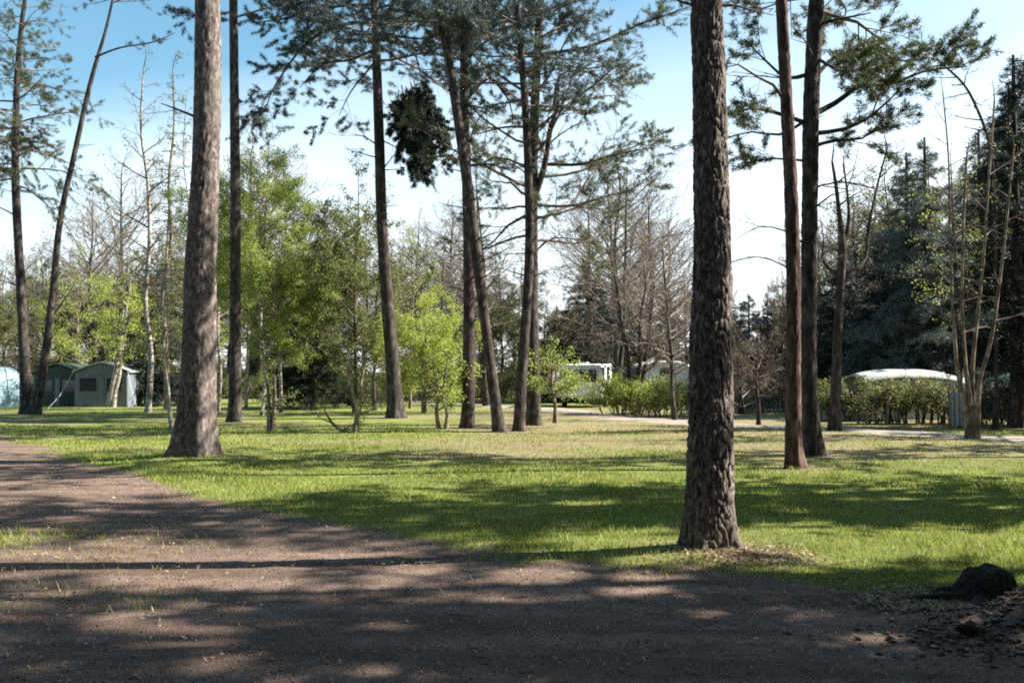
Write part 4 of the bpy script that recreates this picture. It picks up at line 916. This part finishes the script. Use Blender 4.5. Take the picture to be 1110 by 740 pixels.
def frame_tent(label, base, rz, w, d, eave, ridge, m_wall, m_roof, name="frame_tent"):
    root = empty(name, base, rz); tag(root, label, "tent", "tents pitched round the clearing")
    b = Buf(); prof = [(-w / 2, 0), (w / 2, 0)] + [(q * (w / 2 - .02), ridge - (ridge - eave) * abs(q) ** 1.3 - .075) for q in (1, .75, .5, .25, 0, -.25, -.5, -.75, -1)]; prism(b, prof, -d / 2, d / 2, 0, .03); b.build("canvas_wall", m_wall, root, False)
    b = Buf(); n = 9; vs = []
    for y in (-d / 2 - .12, d / 2 + .12):
        for i in range(n):
            s = -1 + 2 * i / (n - 1); z = ridge - (ridge - eave) * abs(s) ** 1.3
            vs.append((s * (w / 2 + .1), y, z)); 
        for i in range(n):
            s = 1 - 2 * i / (n - 1); z = ridge - (ridge - eave) * abs(s) ** 1.3
            vs.append((s * (w / 2 + .1), y, z - .06))
    k = b.verts(vs); m_ = 2 * n
    b.quads([[k + i, k + (i + 1) % m_, k + m_ + (i + 1) % m_, k + m_ + i] for i in range(m_)])
    for e in (0, m_): b.quads([[k + e + i, k + e + i + 1, k + e + m_ - 2 - i, k + e + m_ - 1 - i] for i in range(n - 1)])
    b.build("roof", m_roof, root, False)
    for x in (-w * .25, w * .25):
        f = Buf(); box(f, (x, -d / 2 - .012, eave * .62), (w * .3, .03, eave * .36)); f.build("window", M_GLASS, root, False)
    f = Buf(); box(f, (0, -d / 2 - .012, eave * .45), (w * .1, .03, eave * .85)); f.build("door", M_GREYP, root, False)
    for sx in (-1, 1):
        b = Buf(); b.path([(sx * w / 2, -d / 2 - .1, eave), (sx * (w / 2 + .4), -d / 2 - .7, .5), (sx * (w / 2 + .7), -d / 2 - 1.2, .0)], [.008] * 3, 4); b.build("guy_rope", M_WHITE, root)
    return root
frame_tent("grey-blue frame tent with pale roof below the white-stemmed forked birch", G(119, 45.5), math.radians(6), 2.3, 2.4, 1.6, 2.02, M_GREYP, M_PAV)
frame_tent("dark green frame tent between the leaning stem and the grey-blue caravan", G(72, 47), math.radians(5), 2.2, 2.2, 1.45, 1.95, M_GREENC, M_GREENC)
dome_tent("pale blue dome tent at the left edge of the photo", G(3, 45), 0, 2.0, 2.2, 1.75, M_LBLUE)
caravan("pale caravan seen end-on by the gravel track in the centre", G(634, 45.5), math.radians(76), 3.4, 1.95, M_WHITE, M_STRIPE)
caravan("white caravan mostly hidden behind the bushes left of the nearest pine", G(718, 49), math.radians(4), 2.8, 2.1, M_WHITE, M_STRIPE)
# long white-roofed pavilion behind the hedge
D = 33.0; base = G(976, D); w = 3.25
root = empty("pavilion_tent", base); tag(root, "long white-roofed pavilion showing above the clipped hedge", "tent", "tents pitched round the clearing")
b = Buf(); n = 17; vs = []
for y in (-1.2, -0.8, 0, 0.8, 1.2):
    ez = 0.26 * (abs(y) / 1.2) ** 2
    for i in range(n):
        s = -1 + 2 * i / (n - 1); vs.append((s * w / 2, y, 1.68 - .18 * abs(s) ** 2.6 - ez))
k = b.verts(vs); b.quads([[k + j * n + i, k + j * n + i + 1, k + (j + 1) * n + i + 1, k + (j + 1) * n + i] for j in range(4) for i in range(n - 1)])
o = b.build("roof", M_PAV, root); sm = o.modifiers.new("thick", 'SOLIDIFY'); sm.thickness = 0.05
for sx in (-1, 1):
    for sy in (-1, 1):
        b = Buf(); b.path([(sx * (w / 2 - .06), sy * 1.1, 0), (sx * (w / 2 - .06), sy * 1.1, .7), (sx * (w / 2 - .06), sy * 1.1, 1.40)], [.03] * 3, 8); b.build("post", M_METAL, root)
for y_ in (1.12, -1.12):
    b = Buf(); box(b, (0, y_, .68), (w - .2, .03, 1.25)); b.build("canvas_wall", M_PAV, root, False)
# white folded windbreak standing at the hedge's right end
base = G(1034, 28.4); root = empty("windbreak", base); tag(root, "narrow white canvas windbreak at the right end of the clipped hedge", "windbreak")
b = Buf(); n = 7
vs = [(-.2 + .4 * i / (n - 1), .07 * (1 if i % 2 else -1), z) for z in (0.05, 1.0) for i in range(n)]
k = b.verts(vs); b.quads([[k + i, k + i + 1, k + n + i + 1, k + n + i] for i in range(n - 1)]); o = b.build("canvas", M_WHITE, root, False)
sm = o.modifiers.new("thick", 'SOLIDIFY'); sm.thickness = 0.012
for x in (-.2, .0, .2):
    b = Buf(); b.path([(x, .07 if x == 0 else -.07, -.05), (x, .07 if x == 0 else -.07, .5), (x, .07 if x == 0 else -.07, 1.12)], [.015] * 3, 6); b.build("post", M_TAN, root)
dome_tent("small teal dome tent behind the twiggy bushes right of the nearest pine", G(812, 43), 0, 2.8, 2.0, 0.95, M_TEAL)
frame_tent("teal frame tent at the right edge of the photo", G(1112, 34), math.radians(-10), 2.0, 2.0, 1.3, 1.65, M_TEAL, M_TEAL)

# ------------------------------------------------------------------ foreground: stump, earth, litter
base = Vector((3.30, 6.95, ground_z(3.30, 6.95) - 0.07)); root = empty("tree_stump", base); tag(root, "low rounded mossy tree stump half buried behind the earth mound", "stump")
m, nt, p, out = mat("mossy_stump"); v = coords(nt)
nt.links.new(ramp(nt, noise_node(nt, 9, 6, v), [(0.35, (0.016, 0.013, 0.010)), (0.55, (0.028, 0.026, 0.014)), (0.75, (0.05, 0.058, 0.022))]), p.inputs['Base Color']); p.inputs['Roughness'].default_value = 1.0
bump(nt, noise_node(nt, 30, 8, v, rough=0.7), 1.0, 0.05, p); M_STUMP = m
b = Buf(); nu, nv = 90, 44; vs = []
for j in range(nv):
    t = j / (nv - 1)
    for i in range(nu):
        a = 2 * math.pi * i / nu; rr = 0.215 * max(0.0, math.cos(t * math.pi / 2)) ** 0.62 * (1 + 0.25 * math.exp(-t * 9))
        cx_, sx_ = math.cos(a), math.sin(a)
        rr *= 1 + 0.16 * noise.noise(Vector((cx_ * 1.5, sx_ * 1.5, t * 2))) + 0.09 * noise.noise(Vector((cx_ * 4, sx_ * 4, t * 5))) + 0.07 * noise.noise(Vector((cx_ * 11, sx_ * 11, t * 13)))
        z = -0.06 + 0.36 * math.sin(t * math.pi / 2) ** 0.85 + 0.03 * noise.noise(Vector((cx_ * rr * 12, sx_ * rr * 12, 3)))
        vs.append((rr * math.cos(a) * 1.05, rr * math.sin(a), z))
k = b.verts(vs); b.quads(np.array([[j * nu + i, j * nu + (i + 1) % nu, (j + 1) * nu + (i + 1) % nu, (j + 1) * nu + i] for j in range(nv - 1) for i in range(nu)]) + k)
b.build("stump_body", M_STUMP, root)
for az, L_ in ((3.3, .75), (4.1, .6), (5.4, .7), (2.2, .5)):
    b = Buf(); R_ = random.Random(int(az * 10)); pts = []; q = Vector((math.cos(az) * .16, math.sin(az) * .16, 0.08)); 
    for i in range(7):
        wx, wy = base.x + q.x, base.y + q.y
        pts.append((q.x, q.y, max(-0.2, ground_z(wx, wy) - base.z + 0.03 - 0.012 * i) if i else 0.08)); az += R_.gauss(0, .25); q = q + Vector((math.cos(az), math.sin(az), 0)) * L_ / 6
    b.path(pts, [.055, .045, .036, .028, .022, .016, .01], 8); b.build("root", M_STUMP, root)
# clods of turned earth beside the mound
def clod(label, x, y, s, seed):
    b = Buf(); nu, nv = 26, 14; vs = []
    for j in range(nv):
        th = math.pi * j / (nv - 1)
        for i in range(nu):
            a = 2 * math.pi * i / nu; dv = Vector((math.sin(th) * math.cos(a), math.sin(th) * math.sin(a), math.cos(th)))
            r = s * (1 + 0.7 * noise.noise(dv * 1.9 + Vector((seed, 0, 0))) + 0.45 * noise.noise(dv * 4.5 + Vector((seed, 5, 0))))
            vs.append((dv.x * r * 1.35, dv.y * r, dv.z * r * 0.62))
    k = b.verts(vs); b.quads(np.array([[j * nu + i, (j + 1) * nu + i, (j + 1) * nu + (i + 1) % nu, j * nu + (i + 1) % nu] for j in range(nv - 1) for i in range(nu)]) + k)
    o = b.build("earth_clod", M_CLOD); o.location = (x, y, ground_z(x, y) + s * 0.12); tag(o, label, "clod", "clods of dark earth beside the mound"); return o
M_CLOD = plain("dark_earth", (0.045, 0.033, 0.026), 1.0, 0.5, 18)
clod("dark rough earth clod at the left foot of the mound", 2.76, 6.03, 0.055, 1.0)
#clod("small dark earth clod just left of the largest one", 2.58, 5.96, 0.03, 2.0)
#clod("small dark earth clod just right of the largest one", 2.84, 5.97, 0.05, 3.0)

# pebbles and grit on the dirt
def scatter_stones(N, seed, smin, smax, y0, y1, name, label, cat, m_, flat=0.6, cond=None):
    r = np.random.default_rng(seed); P = []
    while len(P) < N:
        y = y0 + (y1 - y0) * r.random() ** 1.3; x = (r.random() * 2 - 1) * (0.6 * y + 0.8)
        if (cond(x, y, r.random()) if cond else dirt_mask(x, y) > 0.35 + 0.3 * r.random()): P.append((x, y, ground_z(x, y) - 0.02))
    P = np.array(P); n = len(P); s = smin + (smax - smin) * r.random(n) ** 3
    ico = np.array([(0, 0, 1), (.9, 0, .3), (.28, .85, .3), (-.72, .53, .3), (-.72, -.53, .3), (.28, -.85, .3), (0, 0, -1)])
    tr = np.array([[0, 1, 2], [0, 2, 3], [0, 3, 4], [0, 4, 5], [0, 5, 1], [6, 2, 1], [6, 3, 2], [6, 4, 3], [6, 5, 4], [6, 1, 5]])
    vv = ico[None] * (1 + 0.3 * r.normal(0, 1, (n, 7, 1))) * s[:, None, None]; vv[:, :, 2] *= flat
    a = r.random(n) * 6.28; ca, sa = np.cos(a)[:, None], np.sin(a)[:, None]
    X = vv[:, :, 0] * ca * 1.3 - vv[:, :, 1] * sa; Y = vv[:, :, 0] * sa * 1.3 + vv[:, :, 1] * ca
    vv = np.stack([X, Y, vv[:, :, 2]], 2) + P[:, None, :] + np.array([0, 0, 1]) * (s * 0.25)[:, None, None]
    b = Buf(); k = b.verts(vv.reshape(-1, 3)); b.tris((tr[None] + (np.arange(n) * 7)[:, None, None]).reshape(-1, 3) + k)
    tag(b.build(name, m_, smooth=True), label, cat, kind="stuff")
m, nt, p, out = mat("pebbles"); g = nt.nodes.new("ShaderNodeNewGeometry")
nt.links.new(ramp(nt, g.outputs['Random Per Island'], [(0.0, (0.10, 0.068, 0.052)), (0.6, (0.24, 0.175, 0.135)), (1.0, (0.37, 0.30, 0.25))]), p.inputs['Base Color']); p.inputs['Roughness'].default_value = 0.95
scatter_stones(17000, 5, 0.0025, 0.011, 3.2, 15, "gravel", "fine gravel and small stones strewn over the dirt", "gravel", m)
scatter_stones(1500, 6, 0.005, 0.03, 5.5, 6.9, "earth_crumbs", "crumbs and lumps of dark soil over the earth mound", "soil", plain("soil_crumbs", (0.15, 0.108, 0.088), 1.0, 0.5, 18), 0.7,
               lambda x, y, q: q < math.exp(-((x - 3.1) / .55) ** 2 - ((y - 6.1) / .35) ** 2))
# dry leaves, needles, twigs
def litter(N, seed, area, name, label, m_, size=(0.03, 0.018), cond=None):
    r = np.random.default_rng(seed); P = []
    x0, x1, y0, y1 = area; t = 0
    while len(P) < N and t < N * 12:
        t += 1; y = y0 + (y1 - y0) * r.random() ** 1.4; x = x0 + (x1 - x0) * r.random()
        if abs(x) > 0.6 * y + 1: continue
        if cond is None or cond(x, y, r.random()): P.append((x, y, ground_z(x, y) - 0.008))
    P = np.array(P); n = len(P); a = r.random(n) * 6.28
    d = np.stack([np.cos(a), np.sin(a), r.normal(0, .35, n)], 1) * (size[0] * (0.5 + r.random(n)))[:, None]
    s = np.stack([-np.sin(a), np.cos(a), r.normal(0, .35, n)], 1) * (size[1] * (0.5 + r.random(n)))[:, None]
    P[:, 2] += 0.012
    b = Buf(); vv = np.stack([P - d, P + s * .6, P + d, P - s * .6 + np.array([0, 0, .004])], 1); k = b.verts(vv.reshape(-1, 3)); b.quads(np.arange(n)[:, None] * 4 + k + np.arange(4))
    tag(b.build(name, m_), label, "leaf litter", kind="stuff")
M_DRY = leafmat("dry_leaves", [(0.1, (0.09, 0.06, 0.035)), (0.5, (0.23, 0.16, 0.09)), (0.9, (0.48, 0.38, 0.25))], 0.2)
litter(16000, 8, (-9, 9, 4, 24), "leaf_litter", "dry leaves and needles scattered over dirt and thin grass", M_DRY, (0.022, 0.010), lambda x, y, q: q < 0.25 + 0.5 * (0.1 < dirt_mask(x, y) < 0.9))
litter(2600, 9, (2.2, 3.6, 6.4, 7.6), "leaf_litter", "heap of pale dry leaves in front of the mossy stump", M_DRY, (0.03, 0.014), lambda x, y, q: q < math.exp(-((x - 2.95) / .38) ** 2 - ((y - 7.0) / .25) ** 2))
litter(1800, 10, (1.0, 3.0, 7.8, 9.4), "leaf_litter", "pale bark flakes and dry leaves round the nearest pine's foot", M_DRY, (0.026, 0.014), lambda x, y, q: q < math.exp(-((x - 2.0) / .45) ** 2 - ((y - 8.55) / .35) ** 2))

b = Buf(); r_ = random.Random(77)
for k in range(420):
    y = 3.6 + 16 * r_.random() ** 1.3; x = r_.uniform(-1, 1) * (0.56 * y + 1); az = r_.random() * 6.28; Lt = r_.uniform(0.04, 0.26); rr = 0.0015 + Lt * 0.012; pts = []
    for i in range(5):
        pts.append((x, y, ground_z(x, y) + rr - (0.018 * dirt_mask(x, y) if y < 20 else 0) + 0.012)); az += r_.gauss(0, 0.3); x += math.cos(az) * Lt / 4; y += math.sin(az) * Lt / 4
    b.path(pts, [rr, rr, rr * .9, rr * .7, rr * .5], 4)
tag(b.build("fallen_twigs", M_TWIG), "small dead twigs scattered over the dirt and grass", "twigs", kind="stuff")

# ------------------------------------------------------------------ shade trees standing right of the frame
SHG = "tall trees right of the frame shading the track"
def shade(x, y, H, blen, seed, c0=5.5, nb=40, dens=50):
    px = 555 + F * x / y
    R_ = random.Random(seed); base = Vector((x, y, ground_z(x, y))); root = empty("pine_tree", base)
    tag(root, "shade-casting pine beyond the right edge, %.1f m right and %.1f m ahead of the viewpoint" % (x, y), "pine tree", SHG)
    path = smooth_path(vstem(H, 0.2, n=5, seed=seed), 0.5); trunk_mesh(path, M_BARK, root, 0, 12, 0.35, seed)
    cb = Buf(); fol = []
    for k in range(nb):
        t = (k + R_.random()) / nb; p, r = pt_on(path, c0 + (H - c0) * t); az = k * 2.4 + R_.gauss(0, .4)
        grow(cb, R_, p, (math.cos(az), math.sin(az), .15 + .3 * t), blen * (1.1 - 0.6 * t) * R_.uniform(.75, 1.2), .06, 0, PINE, fol)
    foliage(cb, fol, seed, dens, 9, 0.12, 0.028, 0.6, 1); cb.build("crown", [M_TWIG, M_NEEDLE], root)
for (x, y, H, bl, sd_, c0) in [(11.5, 12.9, 15, 1.9, 501, 5.8), (12.9, 13.2, 17, 1.9, 511, 7), (15.0, 12.6, 10, 1.7, 502, 4), (14.2, 9.0, 19.5, 1.35, 503, 11), (9.8, 6.1, 13.5, 2.3, 504, 4.5), (11.6, 7.3, 14.5, 1.9, 505, 6),
                              (8.6, 3.6, 12, 2.5, 506, 4.5), (13.5, 4.2, 15, 2.8, 507, 5), (17.5, 6.8, 18, 2.3, 508, 8), (14.3, 12.2, 18, 1.3, 512, 9.5), (13.6, 13.8, 20, 1.8, 513, 11), (17.5, 13.2, 14, 2.0, 514, 4.5),
                              (12.6, 5.6, 16, 2.4, 515, 6), (10.4, 2.2, 13, 2.5, 516, 4.5), (16.2, 2.9, 17, 3.0, 517, 6), (17.2, 8.1, 20, 1.8, 518, 11.5),
                              (11.6, 11.7, 9, 1.3, 519, 3.2), (12.4, 14.6, 11, 1.6, 520, 3.6), (17.4, 12.1, 21, 1.4, 521, 14), (18.0, 20.5, 13, 2.0, 522, 4.0), (20.0, 24.8, 13, 2.2, 523, 3.5), (16.5, 18.9, 15, 1.6, 524, 9)]:
    shade(x, y, H, bl, sd_, c0)
for k, o in enumerate(sorted([o for o in col.objects if o.get('group') == SHG], key=lambda o: o.location.length)):
    o['label'] = "shade-casting pine beyond the right edge, %s nearest to the viewpoint" % (ORD + ['thirteenth', 'fourteenth', 'fifteenth', 'sixteenth', 'seventeenth', 'eighteenth', 'nineteenth', 'twentieth', 'twenty-first', 'twenty-second', 'twenty-third'])[k].replace('leftmost', 'the')
# the wood goes on round the back of the viewpoint and closes off most of the sky there
BG_ = "trees of the wood behind and beside the viewpoint"
R = random.Random(4242); ringed = {}
for ring, rad, n_, a0, a1 in (('inner', 10, 12, 128, 298), ('middle', 16, 15, 118, 300), ('outer', 25, 20, 100, 304), ('farthest', 34, 9, 62, 112)):
    for j in range(n_):
        a = math.radians(a0 + (a1 - a0) * (j + R.uniform(-0.2, 0.2)) / (n_ - 1)); r_ = rad * R.uniform(0.92, 1.08)
        x, y = r_ * math.sin(a), r_ * math.cos(a)
        if y > 0 and abs(x) < 0.56 * y + 3.2: continue
        kd = R.choice(['fir', 'firb', 'olive', 'olive', 'fir']); H = R.uniform(14, 20)
        o = place(PRO[kd][0], Vector((x, y, ground_z(x, y))), 10.0, H, R.random() * 6.28, wide=0.9)
        o['group'] = BG_; ringed.setdefault((ring, kd), []).append(o)
for (ring, kd), lst in ringed.items():
    for k, o in enumerate(lst):
        o['label'] = "%s %s of the %s ring behind the viewpoint" % ('first' if k == 0 else ORD[k], {'fir': 'dark spruce', 'firb': 'grey-blue spruce', 'olive': 'olive-green tree'}[kd], ring)
